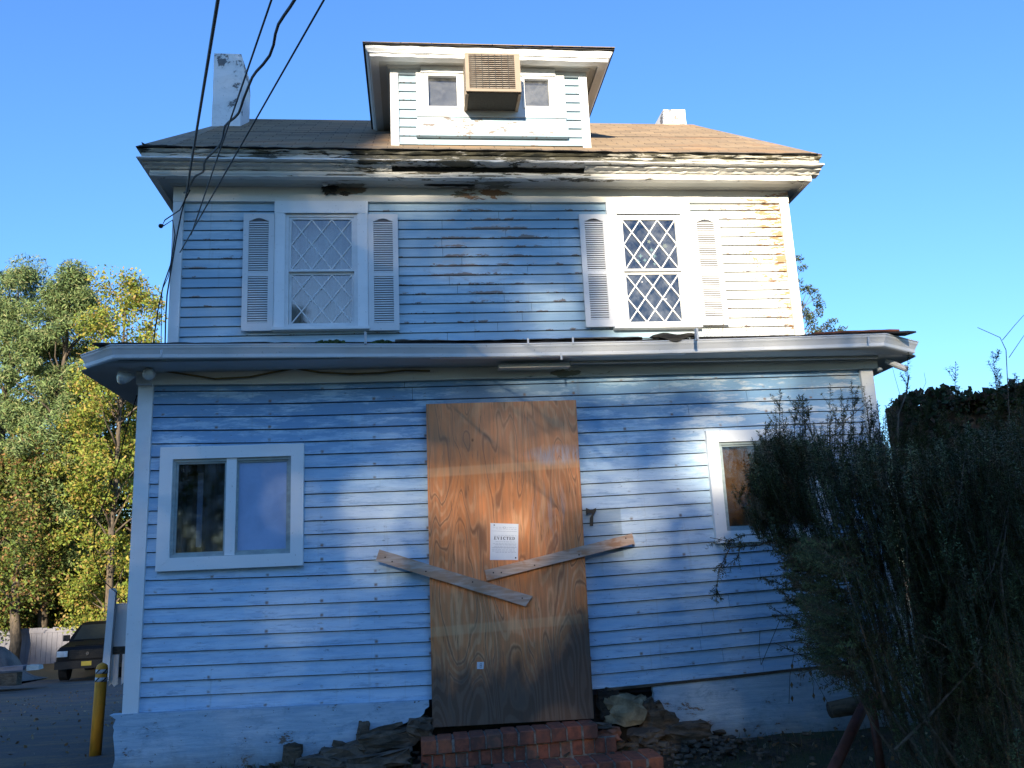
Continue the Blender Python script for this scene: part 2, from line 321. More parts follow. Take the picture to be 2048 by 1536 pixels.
# ------------------------------------------------------------------ mesh helpers
COL = sc.collection
class MB:
    def __init__(s): s.v = []; s.f = []; s.uv = {}
    def quad(s, a, b, c, d, uv=None):
        i = len(s.v); s.v += [tuple(a), tuple(b), tuple(c), tuple(d)]; s.f.append((i, i+1, i+2, i+3))
        if uv: s.uv[len(s.f)-1] = uv
    def poly(s, pts): i = len(s.v); s.v += [tuple(p) for p in pts]; s.f.append(tuple(range(i, i+len(pts))))
    def box(s, x0, x1, y0, y1, z0, z1, R=None, c=None, jit=0):
        V = [Vector((x, y, z)) for z in (z0, z1) for y in (y0, y1) for x in (x0, x1)]
        if jit: V = [v + Vector((random.uniform(-jit, jit), random.uniform(-jit, jit), random.uniform(-jit, jit))) for v in V]
        if R is not None: V = [R @ v for v in V]
        if c is not None: V = [v + Vector(c) for v in V]
        i = len(s.v); s.v += [tuple(v) for v in V]
        s.f += [tuple(i+k for k in q) for q in ((0, 2, 3, 1), (4, 5, 7, 6), (0, 1, 5, 4), (2, 6, 7, 3), (0, 4, 6, 2), (1, 3, 7, 5))]
    def loft(s, rings, close=True, caps=True):
        i = len(s.v); n = len(rings[0])
        for r in rings: s.v += [tuple(p) for p in r]
        for k in range(len(rings)-1):
            for j in range(n if close else n-1):
                a = i+k*n+j; b = i+k*n+(j+1) % n; s.f.append((a, b, b+n, a+n))
        if caps: s.f.append(tuple(range(i+n-1, i-1, -1))); s.f.append(tuple(range(i+(len(rings)-1)*n, i+len(rings)*n)))
    def tube(s, pts, r, n=6, caps=True):
        pts = [Vector(p) for p in pts]; rings = []
        up = Vector((.3, .2, 1)).normalized()
        for k, p in enumerate(pts):
            d = (pts[min(k+1, len(pts)-1)] - pts[max(k-1, 0)]).normalized()
            a = d.cross(up)
            if a.length < .05: a = d.cross(Vector((1, 0, 0)))
            a.normalize(); b = d.cross(a)
            rr = r[k] if isinstance(r, (list, tuple)) else r
            rings.append([p + a*math.cos(2*PI*j/n)*rr + b*math.sin(2*PI*j/n)*rr for j in range(n)])
        s.loft(rings, True, caps)
    def prism(s, pts, y0, y1):        # outline in x,z ; extruded along y
        s.loft([[(x, y0, z) for x, z in pts], [(x, y1, z) for x, z in pts]])
    def build(s, name, mat, parent=None, smooth=False, **kw):
        me = bpy.data.meshes.new(name); me.from_pydata(s.v, [], s.f)
        if s.uv:
            ul = me.uv_layers.new(name='UVMap')
            for p in me.polygons:
                u = s.uv.get(p.index)
                if u:
                    for li, q in zip(p.loop_indices, u): ul.data[li].uv = q
        bm = bmesh.new(); bm.from_mesh(me)
        if not s.uv: bmesh.ops.recalc_face_normals(bm, faces=bm.faces)
        bm.to_mesh(me); bm.free()
        if smooth:
            for p in me.polygons: p.use_smooth = True
        me.materials.append(M[mat] if isinstance(mat, str) else mat)
        return link(name, me, parent, **kw)
def link(name, me, parent=None, **kw):
    o = bpy.data.objects.new(name, me); COL.objects.link(o)
    if parent is not None:
        o.parent = parent; o.matrix_parent_inverse = ROOTM[parent.name].inverted()
    ROOTM[o.name] = ROOTM[parent.name] if parent is not None and False else Matrix.Identity(4)
    for k, v in kw.items(): o[k] = v
    return o
ROOTM = {}
def thing(name, loc, label, cat, group=None):
    o = bpy.data.objects.new(name, None); COL.objects.link(o); o.location = loc; o.empty_display_size = .2
    ROOTM[o.name] = Matrix.Translation(loc); tag(o, label, cat, group); return o
def tag(o, label, cat, group=None):
    o['label'] = label; o['category'] = cat
    if group: o['group'] = group
    return o
def centred(o):                        # single-mesh thing: origin to its lowest middle point
    me = o.data; n = len(me.vertices); a = np.empty(n*3); me.vertices.foreach_get('co', a); a = a.reshape(-1, 3)
    c = np.array([(a[:, 0].min()+a[:, 0].max())/2, (a[:, 1].min()+a[:, 1].max())/2, a[:, 2].min()])
    a -= c; me.vertices.foreach_set('co', a.ravel()); me.update(); o.location = c; return o
def fastmesh(name, verts, faces_n, mat, cols=None, parent=None, **kw):
    # verts (F, n, 3): separate n-gons, one colour each
    F, n, _ = verts.shape; me = bpy.data.meshes.new(name)
    me.vertices.add(F*n); me.vertices.foreach_set('co', verts.reshape(-1).astype(np.float32))
    me.loops.add(F*n); me.loops.foreach_set('vertex_index', np.arange(F*n, dtype=np.int32))
    me.polygons.add(F); me.polygons.foreach_set('loop_start', np.arange(0, F*n, n, dtype=np.int32)); me.polygons.foreach_set('loop_total', np.full(F, n, dtype=np.int32))
    me.update()
    if cols is not None:
        ca = me.color_attributes.new('col', 'FLOAT_COLOR', 'CORNER'); c = np.ones((F, n, 4), np.float32); c[:, :, :3] = cols[:, None, :]
        ca.data.foreach_set('color', c.reshape(-1))
    me.materials.append(M[mat]); me.validate()
    return link(name, me, parent, **kw)
def interp(xs, ys):
    return lambda x: float(np.interp(x, xs, ys))

# ------------------------------------------------------------------ ground
def gz(x, y):                           # height of the ground
    if y < 0: z = -.20 - .24*min(1, -y/1.6)
    else: z = -.20
    lf = min(1, max(0, (-2.6-x)/.8))
    base = z
    drive = -.25 if y < 1 else -.25 - .055*(min(y, 25)-1)
    if y < 0: drive = -.25 - .19*min(1, -y/1.6)
    z = base*(1-lf) + drive*lf
    if y > 27: z += (min(y, 34)-27)*.10*lf
    return z
def sheet(name, xs, ys, mat, dz=0, rough=0, **kw):
    mb = MB(); nx = len(xs)
    for y in ys:
        for x in xs: mb.v.append((x, y, gz(x, y)+dz+random.uniform(-rough, rough)))
    for j in range(len(ys)-1):
        for i in range(nx-1): a = j*nx+i; mb.f.append((a, a+1, a+1+nx, a+nx))
    return mb.build(name, mat, None, True, **kw)
xs = [-600, -200, -80, -40, -25, -18, -14, -11, -9, -7, -6, -5, -4.4, -4, -3.6, -3.3, -3, -2.8, -2.6]+[round(-2.4+.15*i, 2) for i in range(50)]+[6, 8, 12, 20, 40, 100, 300, 600]
ys = [-600, -200, -80, -40, -30, -20, -14, -10, -8, -6, -5, -4, -3]+[round(-2.5+.12*i, 2) for i in range(24)]+[.6, 1, 1.5, 2, 3, 4, 6, 8, 10, 13, 16, 20, 23, 25, 27, 29, 32, 34, 40, 60, 120, 300, 800]
sheet('ground', xs, ys, 'soil', 0, .012, kind='structure')
sheet('driveway', [-14, -11, -9, -7, -6, -5, -4.4, -4, -3.6, -3.3, -3, -2.85], [-6, -4, -3, -2, -1.6, -1, -.4, 0, .6, 1, 1.5, 2, 3, 4, 6, 8, 10, 13, 16, 20, 23, 25, 26], 'asphalt', .02, kind='structure')

# ================================================================== the house
house = thing('house', (0, 2, -.2), 'two-storey house with peeling pale blue clapboards, white trim, a dormer and a boarded-up doorway', 'house')
LY, UY, DY = 0., 1.2, 1.05
LX0, LX1 = -2.80, 3.19; UX0, UX1 = -2.94, 3.20; DX0, DX1 = -.857, 1.125
def rect_px(a, b, c, d, Y):             # mean rectangle through four photo corners tl tr br bl
    q = [P(*k, Y) for k in (a, b, c, d)]
    return ((q[0].x+q[3].x)/2, (q[1].x+q[2].x)/2, (q[2].z+q[3].z)/2, (q[0].z+q[1].z)/2)
WLL = rect_px((322, 897), (607, 887), (608, 1132), (314, 1142), LY)       # lower left window casing
pr = P(1408, 863, LY), P(1433, 1087, LY)
WLR = ((pr[0].x+pr[1].x)/2, (pr[0].x+pr[1].x)/2 + .98, pr[1].z, pr[0].z)
WUL = rect_px((552, 408), (735, 410), (738, 662), (546, 662), UY)
WUR = rect_px((1212, 410), (1378, 412), (1398, 660), (1229, 657), UY)
DOOR = rect_px((852, 808), (1152, 800), (1188, 1437), (865, 1455), LY)
SHW = .295
print('rects', WLL, WLR, WUL, WUR, DOOR)
# --- wall backing with openings, interior
def wall_front(mb, x0, x1, z0, z1, y, th, holes):
    X = sorted({x0, x1, *[v for h in holes for v in h[:2]]}); Z = sorted({z0, z1, *[v for h in holes for v in h[2:]]})
    for i in range(len(X)-1):
        for j in range(len(Z)-1):
            cx, cz = (X[i]+X[i+1])/2, (Z[j]+Z[j+1])/2
            if any(h[0] < cx < h[1] and h[2] < cz < h[3] for h in holes): continue
            mb.box(X[i], X[i+1], y, y+th, Z[j], Z[j+1])
def inset(r, d): return (r[0]+d, r[1]-d, r[2]+d, r[3]-d)
mb = MB()
wall_front(mb, LX0, LX1, .16, 2.735, LY+.03, .1, [inset(WLL, .07), inset(WLR, .07)])
mb.box(LX0, LX0+.1, LY+.131, 1.2, .16, 2.735); mb.box(LX1-.1, LX1, LY+.131, 1.2, .16, 2.735)
lower_wall = mb.build('lower_wall', 'wall_sheathing', house)
mb = MB()
wall_front(mb, UX0, UX1, 3.0, 5.05, UY+.03, .1, [inset(WUL, .07), inset(WUR, .07)])
mb.box(UX0, UX0+.1, UY+.131, 7.6, -.3, 5.05); mb.box(UX1-.1, UX1, UY+.131, 7.6, -.3, 5.05); mb.box(UX0, UX1, 7.6, 7.7, -.3, 5.05)
upper_wall = mb.build('upper_wall', 'wall_sheathing', house)
mb = MB(); mb.box(LX0+.11, LX1-.11, 1.19, 1.22, -.3, 2.99); mb.box(LX0+.11, LX1-.11, .14, 1.18, .0, .04); mb.box(LX0+.11, LX1-.11, .14, 1.18, 2.70, 2.72)
mb.box(UX0+.11, UX1-.11, 2.6, 2.63, 3.02, 5.0); mb.box(UX0+.11, UX1-.11, 1.34, 7.5, 2.99, 3.01); mb.box(UX0+.11, UX1-.11, 1.34, 7.5, 5.0, 5.02)
mb.build('interior_wall', 'room_dark', house)
# --- clapboards, each its own piece
topL = interp([P(300, 770, 0).x, P(560, 769, 0).x, P(975, 758, 0).x, P(1350, 748, 0).x, P(1728, 738, 0).x], [P(300, 770, 0).z, P(560, 769, 0).z, P(975, 758, 0).z, P(1350, 748, 0).z, P(1728, 738, 0).z])
bq = [P(272, 1427, 0), P(560, 1414, 0), P(840, 1402, 0), P(1190, 1380, 0), P(1440, 1355, 0), P(1663, 1330, 0)]
botL = interp([q.x for q in bq], [q.z for q in bq])
def board(mb, x0, x1, zt, zb, y, proud=.016, seam=.006):
    n = max(1, int((x1-x0)/.35)); xs_ = np.linspace(x0, x1, n+1)
    for i in range(n):
        a, b = float(xs_[i]), float(xs_[i+1]); yb = y-proud; yt = y-.003
        za, zb_ = zb(a), zb(b); ta, tb = zt(a), zt(b)
        mb.quad((a, yb, za+seam), (b, yb, zb_+seam), (b, yt, tb+seam-.0065), (a, yt, ta+seam-.0065), [(a, 0), (b, 0), (b, 1), (a, 1)])
        mb.quad((a, y+.001, za+seam), (b, y+.001, zb_+seam), (b, yb, zb_+seam), (a, yb, za+seam), [(a, 0)]*4)
    for x, s_ in ((x0, 1), (x1, -1)):
        pts = [(x, y-proud, zb(x)+seam), (x, y-.003, zt(x)+seam), (x, y+.02, zt(x)+seam), (x, y+.02, zb(x)+seam)]
        if s_ < 0: pts.reverse()
        mb.quad(*pts, [(x, .5)]*4)
def clap(top, bot, N, first, X0, X1, y, holes, mat, parent, vary=.002):
    hs = [first] + [(1-first)/(N-1)]*(N-1); cum = np.concatenate([[0], np.cumsum(hs)])
    for k in range(N):
        j0 = 0 if k == 0 else OFF[k]; OFF[k+1] = random.uniform(-vary, vary)
        zt = lambda x, c=cum[k], j=j0: top(x)*(1-c)+bot(x)*c + j
        zb = lambda x, c=cum[k+1], j=OFF[k+1]: top(x)*(1-c)+bot(x)*c + j
        zm0, zm1 = zb((X0+X1)/2), zt((X0+X1)/2)
        spans = [(X0, X1)]
        for h in holes:
            if h[2] < zm1-.002 and h[3] > zm0+.002:
                ha, hb = max(h[0], X0), min(h[1], X1)
                if h[3] < zm1-.010: mb = MB(); board(mb, ha+.0005, hb-.0005, zt, lambda x, q=h[3]: max(zb(x), q-.004), y, .014); mb.build('clapboard', mat, parent)
                if h[2] > zm0+.010: mb = MB(); board(mb, ha+.0005, hb-.0005, lambda x, q=h[2]: min(zt(x), q+.006), zb, y, .018); mb.build('clapboard', mat, parent)
                ns = []
                for a, b in spans:
                    if h[1] <= a or h[0] >= b: ns.append((a, b)); continue
                    if h[0] > a: ns.append((a, h[0]))
                    if h[1] < b: ns.append((h[1], b))
                spans = ns
        for a, b in spans:
            cuts = [a, b]
            if b-a > 2.2: cuts.insert(1, a+(b-a)*random.uniform(.3, .7))
            for c0, c1 in zip(cuts, cuts[1:]):
                if c1-c0 < .02: continue
                mb = MB(); board(mb, c0+(.0015 if c0 != a else 0), c1-(.0015 if c1 != b else 0), zt, zb, y, random.uniform(.017, .022)); mb.build('clapboard', mat, parent)
OFF = {}
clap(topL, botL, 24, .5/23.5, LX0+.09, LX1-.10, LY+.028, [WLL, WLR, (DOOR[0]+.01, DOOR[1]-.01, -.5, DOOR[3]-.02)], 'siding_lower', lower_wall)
zf = P(560, 404, UY).z; zs = P(500, 360+1180/3.793, UY).z
topU = lambda x: zf + .004*(x+2)
botU = lambda x: zs + .004*(x+2)
UF = .98/14
shL = [(WUL[0]-SHW, WUL[0]), (WUL[1], WUL[1]+SHW)]
clap(topU, lambda x: botU(x)-(zf-zs)/14*2, 16, 1/16, UX0+.085, UX1-.085, UY+.028, [WUL, WUR], 'siding_upper', upper_wall)

# --- corner boards, friezes
def part(name, mat, fn, parent=house, smooth=False, **kw):
    mb = MB(); fn(mb); return mb.build(name, mat, parent, smooth, **kw)
part('corner_board', 'trim', lambda b: b.box(LX0-.02, LX0+.09, -.012, .03, botL(LX0)-.02, 2.655))
part('corner_board', 'trim', lambda b: b.box(LX1-.10, LX1+.01, -.012, .03, botL(LX1)+.0, 2.655))
part('corner_board', 'trim', lambda b: b.box(UX0-.012, UX0+.085, UY-.012, UY+.03, 3.0, zf-.002))
paint('corner_weathered', (.72, .70, .62), .45, under=(.36, .22, .12), under2=(.30, .19, .12), sc=(12, 5, 5))
part('corner_board', 'corner_weathered', lambda b: b.box(UX1-.085, UX1+.012, UY-.012, UY+.03, 3.0, zf-.002))
part('corner_board', 'trim', lambda b: b.box(UX0-.014, UX0+.0, UY+.031, UY+.14, 3.0, zf-.002))
def lo_frieze(b):
    xs_ = np.linspace(LX0-.03, LX1+.06, 15)
    for a, c in zip(xs_, xs_[1:]): b.loft([[(x, y, z) for y, z in ((-.02, topL(x)), (-.02, 2.742), (.03, 2.742), (.03, topL(x)))] for x in (a, c)])
part('frieze_board', 'frieze_lower', lo_frieze)
part('frieze_board', 'frieze_upper', lambda b: b.box(UX0-.014, UX1+.014, UY-.016, UY+.029, zf, 4.885))

# --- main cornice: mouldings sweep round three sides
def sweep(mb, prof, X0, X1, Y0, Yb, sx=1., segs=40, jit=0, seed=0, xr=None, dz=lambda x: 0):
    r = random.Random(seed); rings = []
    def ring(kind, x=None):
        out = []
        for o, z in prof:
            if kind == 'lb': out.append((X0-o*sx, Yb, z+dz(X0)))
            elif kind == 'rb': out.append((X1+o*sx, Yb, z+dz(X1)))
            else:
                f = (x-X0)/(X1-X0); xx = X0-o*sx + f*((X1+o*sx)-(X0-o*sx))
                out.append((xx if xr is None else x, Y0-o+r.uniform(-jit, jit)*1.5, z+r.uniform(-jit, jit)+dz(x)))
        return out
    if xr is None: rings.append(ring('lb'))
    a, b = (X0, X1) if xr is None else xr
    for x in np.linspace(a, b, segs+1): rings.append(ring('f', float(x)))
    if xr is None: rings.append(ring('rb'))
    mb.loft(rings, True, True)
SXF = .62
cdz = lambda x: -.0035*(x+2.5)
def corn(name, prof, mat, jit=.004, seed=1, xr=None, segs=60):
    b = MB(); sweep(b, prof, UX0, UX1, UY, 7.7, SXF, segs, jit, seed, xr, cdz); b.build(name, mat, house)
corn('soffit', [(.0, 4.90), (.27, 4.892), (.27, 4.91), (.0, 4.92)], 'soffit_paint', 0, segs=2)
corn('bed_moulding', [(.0, 4.886), (.045, 4.887), (.075, 4.902), (.0, 4.902)], 'soffit_paint', .001, 2)
corn('fascia', [(.20, 4.878), (.265, 4.88), (.268, 4.936), (.20, 4.94)], 'cornice_paint', .003, 3)
corn('cornice_core', [(.10, 4.925), (.255, 4.925), (.30, 5.065), (.10, 5.08)], 'dark_void', 0, 3, segs=2)
for a, b_ in ((UX0-.26, -.86), (1.02, UX1+.02)):
    corn('crown_moulding', [(.2, 4.938), (.285, 4.940), (.305, 4.958), (.345, 4.966), (.352, 4.978), (.2, 4.978)], 'cornice_paint', .004, 5, (a+.05, b_) if a < -1 else (a, b_+.22))
part('rotten_moulding', 'rotten_black', lambda b: sweep(b, [(.2, 4.95), (.27, 4.955), (.29, 4.975), (.2, 4.975)], UX0, UX1, UY, 7.7, SXF, 50, .006, 8, (-.86, 1.02), cdz))
corn('cornice_lip', [(.2, 4.981), (.395, 4.983), (.405, 4.990), (.400, 5.003), (.2, 5.006)], 'cornice_paint', .003, 6)
corn('upper_fascia', [(.2, 5.007), (.352, 5.007), (.358, 5.062), (.2, 5.065)], 'cornice_rotten', .004, 7)
corn('roof_edge_board', [(.2, 5.067), (.372, 5.068), (.392, 5.086), (.388, 5.096), (.2, 5.099)], 'cornice_rotten', .006, 9)
def rag(px, py, rx, ry, y, seed, mat='rotten_black', n=26):
    q = P(px, py, y); r = random.Random(seed); pts = []
    for k_ in range(n):
        a = 2*PI*k_/n; rr = r.uniform(.55, 1.15); pts.append((q.x+math.cos(a)*rx*rr, q.z+math.sin(a)*ry*rr))
    mb = MB(); mb.loft([[(x, y, z) for x, z in pts], [(x, y+.02, z) for x, z in pts]]); mb.build('rotten_patch', mat, house)
rag(660, 377, .085, .062, 1.145, 1); rag(655, 362, .13, .022, 1.10, 2); rag(650, 368, .03, .016, 1.09, 3, 'trim'); rag(900, 367, .26, .028, 1.11, 4); rag(690, 386, .05, .022, 1.165, 6, 'roof_debris'); rag(980, 360, .3, .012, 1.10, 5)
# --- main roof in stepped shingle courses
EX0, EX1, EY, EZ = UX0-.26, UX1+.24, UY-.41, 5.098
C1L, C1R = (P(345, 293, .83).x, .83), (P(1560, 303, .83).x, .83)
RY = 3.5; RZ = EZ+.673*(RY-EY); RL = P(478, 241, RY).x; RR = P(1385, 255, RY).x
def roofc(mb, L0, R0, L1, R1, n, step):      # L0,R0 bottom-left/right, L1,R1 top-left/right points ; stepped courses
    L0, R0, L1, R1 = map(Vector, (L0, R0, L1, R1))
    nrm = (R0-L0).cross(L1-L0).normalized()
    if nrm.z < 0: nrm = -nrm
    for k in range(n):
        a, b = k/n, (k+1)/n
        l0 = L0.lerp(L1, a)+nrm*step; r0 = R0.lerp(R1, a)+nrm*step; l1 = L0.lerp(L1, b)+nrm*.002; r1 = R0.lerp(R1, b)+nrm*.002
        mb.quad(l0, r0, r1, l1); mb.quad(L0.lerp(L1, a), R0.lerp(R1, a), r0, l0)
mb = MB()
roofc(mb, (EX0+.3, EY, EZ+cdz(-3)), (EX1-.3, EY, EZ+cdz(3)), (RL, RY, RZ), (RR, RY, RZ), 26, .007)
for s_, ex, c1, rx in ((-1, EX0, C1L, RL), (1, EX1, C1R, RR)):
    e0 = (ex, EY, EZ+cdz(ex)); c = (ex-s_*.3, EY, EZ+cdz(ex)+.004); r = (rx, RY, RZ); bk = (ex, RY, EZ); rb = (rx, 5.0, RZ); eb = (ex, 7.7, EZ)
    mb.poly([e0, c, r, bk]); mb.poly([bk, r, rb, eb])
mb.poly([(EX0, 7.7, EZ), (RL, 5.0, RZ), (RR, 5.0, RZ), (EX1, 7.7, EZ)]); mb.poly([(RL, RY, RZ), (RR, RY, RZ), (RR, 5, RZ), (RL, 5, RZ)])
mb.build('roof', 'shingle', house)
def edge_strip(mb, x0, x1, y, z, seed):
    r = random.Random(seed); rings = []
    for x in np.linspace(x0, x1, 70):
        h = r.uniform(.002, .006); o = r.uniform(-.006, .012)
        rings.append([(x, y+.05, z+cdz(x)), (x, y-o, z+cdz(x)-.003), (x, y-o, z+cdz(x)+h), (x, y+.05, z+cdz(x)+h+.01)])
    mb.loft(rings)
part('roof_edge', 'roof_felt', lambda b: edge_strip(b, EX0+.03, EX1-.05, EY-.005, EZ+.002, 4))
part('lifted_shingle', 'rotten_black', lambda b: b.loft([[(x, .84, z), (x, .80, z+.004), (x, .80, z+.016), (x, .86, z+.012)] for x, z in ((EX0+.28, 5.108), (EX0+.16, 5.104), (EX0+.08, 5.114), (EX0+.05, 5.135))]))
part('lifted_shingle', 'rotten_black', lambda b: b.loft([[(x, .84, z), (x, .79, z), (x, .79, z+.010), (x, .86, z+.012)] for x, z in ((EX1-.5, 5.078), (EX1-.3, 5.084), (EX1-.12, 5.086))]))

# --- chimneys
def chimney(px0, px1, pyt, Y, dep, zb, label):
    a, b = P(px0, pyt, Y), P(px1, pyt, Y)
    mb = MB(); r = random.Random(int(px0)); rings = []
    for k in range(13):
        z = zb+(a.z-zb)*k/12; j = lambda: r.uniform(-.006, .006)
        g = .0 if k < 11 else -.004
        rings.append([(a.x-g+j(), Y+j(), z), (b.x+g+j(), Y+j(), z), (b.x+g+j(), Y+dep+j(), z), (a.x-g+j(), Y+dep+j(), z)])
    mb.loft(rings)
    o = mb.build('chimney', 'chimney_paint', house, label=label)
    b2 = MB(); b2.box(a.x+.05, b.x-.05, Y+.05, Y+dep-.05, a.z-.001, a.z+.012); b2.build('chimney_flue', 'dark_void', o)
chimney(428, 484, 107, 2.58, .55, 5.9, 'tall grey-white chimney with peeling paint')
chimney(1325, 1370, 219, 3.75, .5, 5.9, 'short white sunlit chimney behind the ridge')

# --- dormer
mb = MB(); DH = 6.14
POs = [rect_px((851, 150), (918, 152), (918, 219), (853, 219), DY), rect_px((1044, 157), (1101, 158), (1102, 219), (1045, 219), DY)]
acr = (P(932, 180, DY).x, P(1040, 180, DY).x)
wall_front(mb, DX0, DX1, 5.1, DH, DY+.03, .06, POs)
mb.poly([(DX0, DY+.091, 5.1), (DX0, DY+.091, DH), (DX0, 3, DH), (DX0, 3, 5.6)]); mb.poly([(DX1, DY+.091, 5.1), (DX1, DY+.091, DH), (DX1, 3, DH), (DX1, 3, 5.6)])
dormer = mb.build('dormer', 'wall_sheathing', house)
part('dormer_room', 'room_dark', lambda b: b.box(DX0+.02, DX1-.02, DY+.5, DY+.52, 5.4, DH-.02), dormer)
dz0 = P(800, 147, DY).z; dzb = P(860, 289, DY).z; dsp = (dz0-dzb)/8
PNx0, PNx1 = P(833, 200, DY).x, P(1130, 200, DY).x      # wide casing panel
pz_low = P(980, 236, DY).z; pz_b = P(980, 276, DY).z
clap(lambda x: dz0, lambda x: dzb-dsp, 9, 1/9, DX0+.07, DX1-.07, DY+.028, [(PNx0, PNx1, pz_b, 7)], 'siding_dormer', dormer)
for a in (DX0-.01, DX1-.07): part('corner_board', 'trim', lambda b: b.box(a, a+.08, DY-.012, DY+.03, 5.12, dz0), dormer)
part('frieze_board', 'trim', lambda b: b.box(DX0-.01, DX1+.01, DY-.010, DY+.03, dz0, DH-.012), dormer)
def dcas(b):
    xs_ = [PNx0, POs[0][0], POs[0][1], POs[1][0], POs[1][1], PNx1]
    for i in (0, 2, 4): b.box(xs_[i], xs_[i+1], DY-.022, DY+.03, pz_low, dz0)
    for i in (1, 3):
        o = POs[0] if i == 1 else POs[1]; b.box(xs_[i], xs_[i+1], DY-.0218, DY+.03, pz_low, o[2]); b.box(xs_[i], xs_[i+1], DY-.0218, DY+.03, o[3], dz0)
part('window_casing', 'trim_window', dcas, dormer)
z1 = pz_low; z2 = P(980, 252, DY).z
part('apron_board', 'siding_dormer', lambda b: b.box(PNx0+.002, PNx1-.002, DY-.014, DY+.028, z2+.006, z1-.006), dormer)
part('apron_board', 'siding_dormer', lambda b: b.box(PNx0-.01, PNx1+.01, DY-.034, DY+.028, pz_b+.004, z2), dormer)
for o in POs:
    e = .022
    part('sash', 'trim_window', lambda b: [b.box(o[0]-.0, o[0]+e, DY-.034, DY+.02, o[2], o[3]), b.box(o[1]-e, o[1], DY-.034, DY+.02, o[2], o[3]), b.box(o[0]+e, o[1]-e, DY-.034, DY+.02, o[3]-e, o[3]+.0), b.box(o[0]+e, o[1]-e, DY-.034, DY+.02, o[2], o[2]+e*.8)], dormer)
    part('head_trim', 'trim_window', lambda b: b.box(o[0]-.05, o[1]+.05, DY-.045, DY-.023, o[3]+.01, o[3]+.085), dormer)
    part('glass_pane', 'glass_grimy', lambda b: b.box(o[0]+.01, o[1]-.01, DY+.004, DY+.008, o[2]+.01, o[3]-.01), dormer)
    part('window_blind', 'blind_grey', lambda b: b.box(o[0], o[1], DY+.05, DY+.055, o[2]+.0, o[3]), dormer)
def dsw(name, prof, mat, jit=0, seed=1, segs=30, dz=lambda x: -.006*(x+1)):
    b = MB(); sweep(b, prof, DX0, DX1, DY, 3.1, .97, segs, jit, seed, None, dz); b.build(name, mat, dormer)
dsw('soffit', [(.0, 6.128), (.20, 6.126), (.20, 6.14), (0, 6.15)], 'soffit_paint', segs=2, dz=lambda x: 0)
dsw('bed_moulding', [(0, 6.105), (.03, 6.108), (.05, 6.126), (0, 6.1265)], 'soffit_paint', segs=2, dz=lambda x: 0)
dsw('fascia', [(.12, 6.118), (.205, 6.118), (.21, 6.148), (.225, 6.152), (.225, 6.160), (.245, 6.185), (.25, 6.21), (.12, 6.215)], 'trim', .003, 5)
dsw('roof_edge', [(.1, 6.212), (.268, 6.212), (.270, 6.222), (.1, 6.226)], 'roof_felt', .003, 6)
mb = MB(); ex0, ex1, ey, ez = DX0-.265, DX1+.265, DY-.275, 6.224; hw = (ex1-ex0)/2; cx = (ex0+ex1)/2; rz = ez+hw*.66
ry = ey+hw
n = 14
for k in range(n):
    a, b_ = k/n, (k+1)/n; st = .007
    for s_ in (0,):
        l0 = Vector((ex0+hw*a, ey+hw*a, ez+(rz-ez)*a)); r0 = Vector((ex1-hw*a, ey+hw*a, ez+(rz-ez)*a)); l1 = Vector((ex0+hw*b_, ey+hw*b_, ez+(rz-ez)*b_)); r1 = Vector((ex1-hw*b_, ey+hw*b_, ez+(rz-ez)*b_))
        up = Vector((0, 0, st)); mb.quad(l0+up, r0+up, r1, l1); mb.quad(l0, r0, r0+up, l0+up)
mb.poly([(ex0, ey, ez), (cx, ry, rz), (cx, 4, rz), (ex0, 4, ez)]); mb.poly([(ex1, ey, ez), (cx, ry, rz), (cx, 4, rz), (ex1, 4, ez)])
mb.build('roof', 'shingle', dormer)

# --- windows
def frame4(b, r, w, y0, y1):
    x0, x1, z0, z1 = r
    b.box(x0, x0+w, y0, y1, z0, z1); b.box(x1-w, x1, y0, y1, z0, z1); b.box(x0+w, x1-w, y0, y1, z1-w, z1); b.box(x0+w, x1-w, y0, y1, z0, z0+w)
def clipseg(p, q, r):
    (x0, z0), (x1, z1) = p, q; t0, t1 = 0., 1.; dx, dz = x1-x0, z1-z0
    for a, b in ((-dx, x0-r[0]), (dx, r[1]-x0), (-dz, z0-r[2]), (dz, r[3]-z0)):
        if abs(a) < 1e-9:
            if b < 0: return None
        else:
            t = b/a
            if a < 0: t0 = max(t0, t)
            else: t1 = min(t1, t)
    if t0 >= t1-1e-4: return None
    return (x0+t0*dx, z0+t0*dz), (x0+t1*dx, z0+t1*dz)
def lattice(parent, r, y, flip=False):
    nx, nz = 3, 2; sx, sz = (r[1]-r[0])/nx, (r[3]-r[2])/nz; bars = []
    for sgn in (1, -1):
        for k in range(-6, 10):
            xa = r[0]+(k+(0 if not flip else .0))*sx; za = r[2]; 
            q = (xa+sgn*sx*6, za+sz*6)
            s_ = clipseg((xa, za), q, r)
            if s_ and math.dist(*s_) > .03:
                (x0, z0), (x1, z1) = s_; L = math.dist(*s_); ang = math.atan2(z1-z0, x1-x0); wv = .0055
                dx, dz = -math.sin(ang)*wv, math.cos(ang)*wv; yy = y-(.001 if sgn > 0 else 0)
                b = MB(); b.loft([[(x0-dx, yy, z0-dz), (x0+dx, yy, z0+dz), (x0+dx, yy-.005, z0+dz), (x0-dx, yy-.005, z0-dz)], [(x1-dx, yy, z1-dz), (x1+dx, yy, z1+dz), (x1+dx, yy-.005, z1+dz), (x1-dx, yy-.005, z1-dz)]])
                b.build('lattice_bar', 'lattice_white', parent)
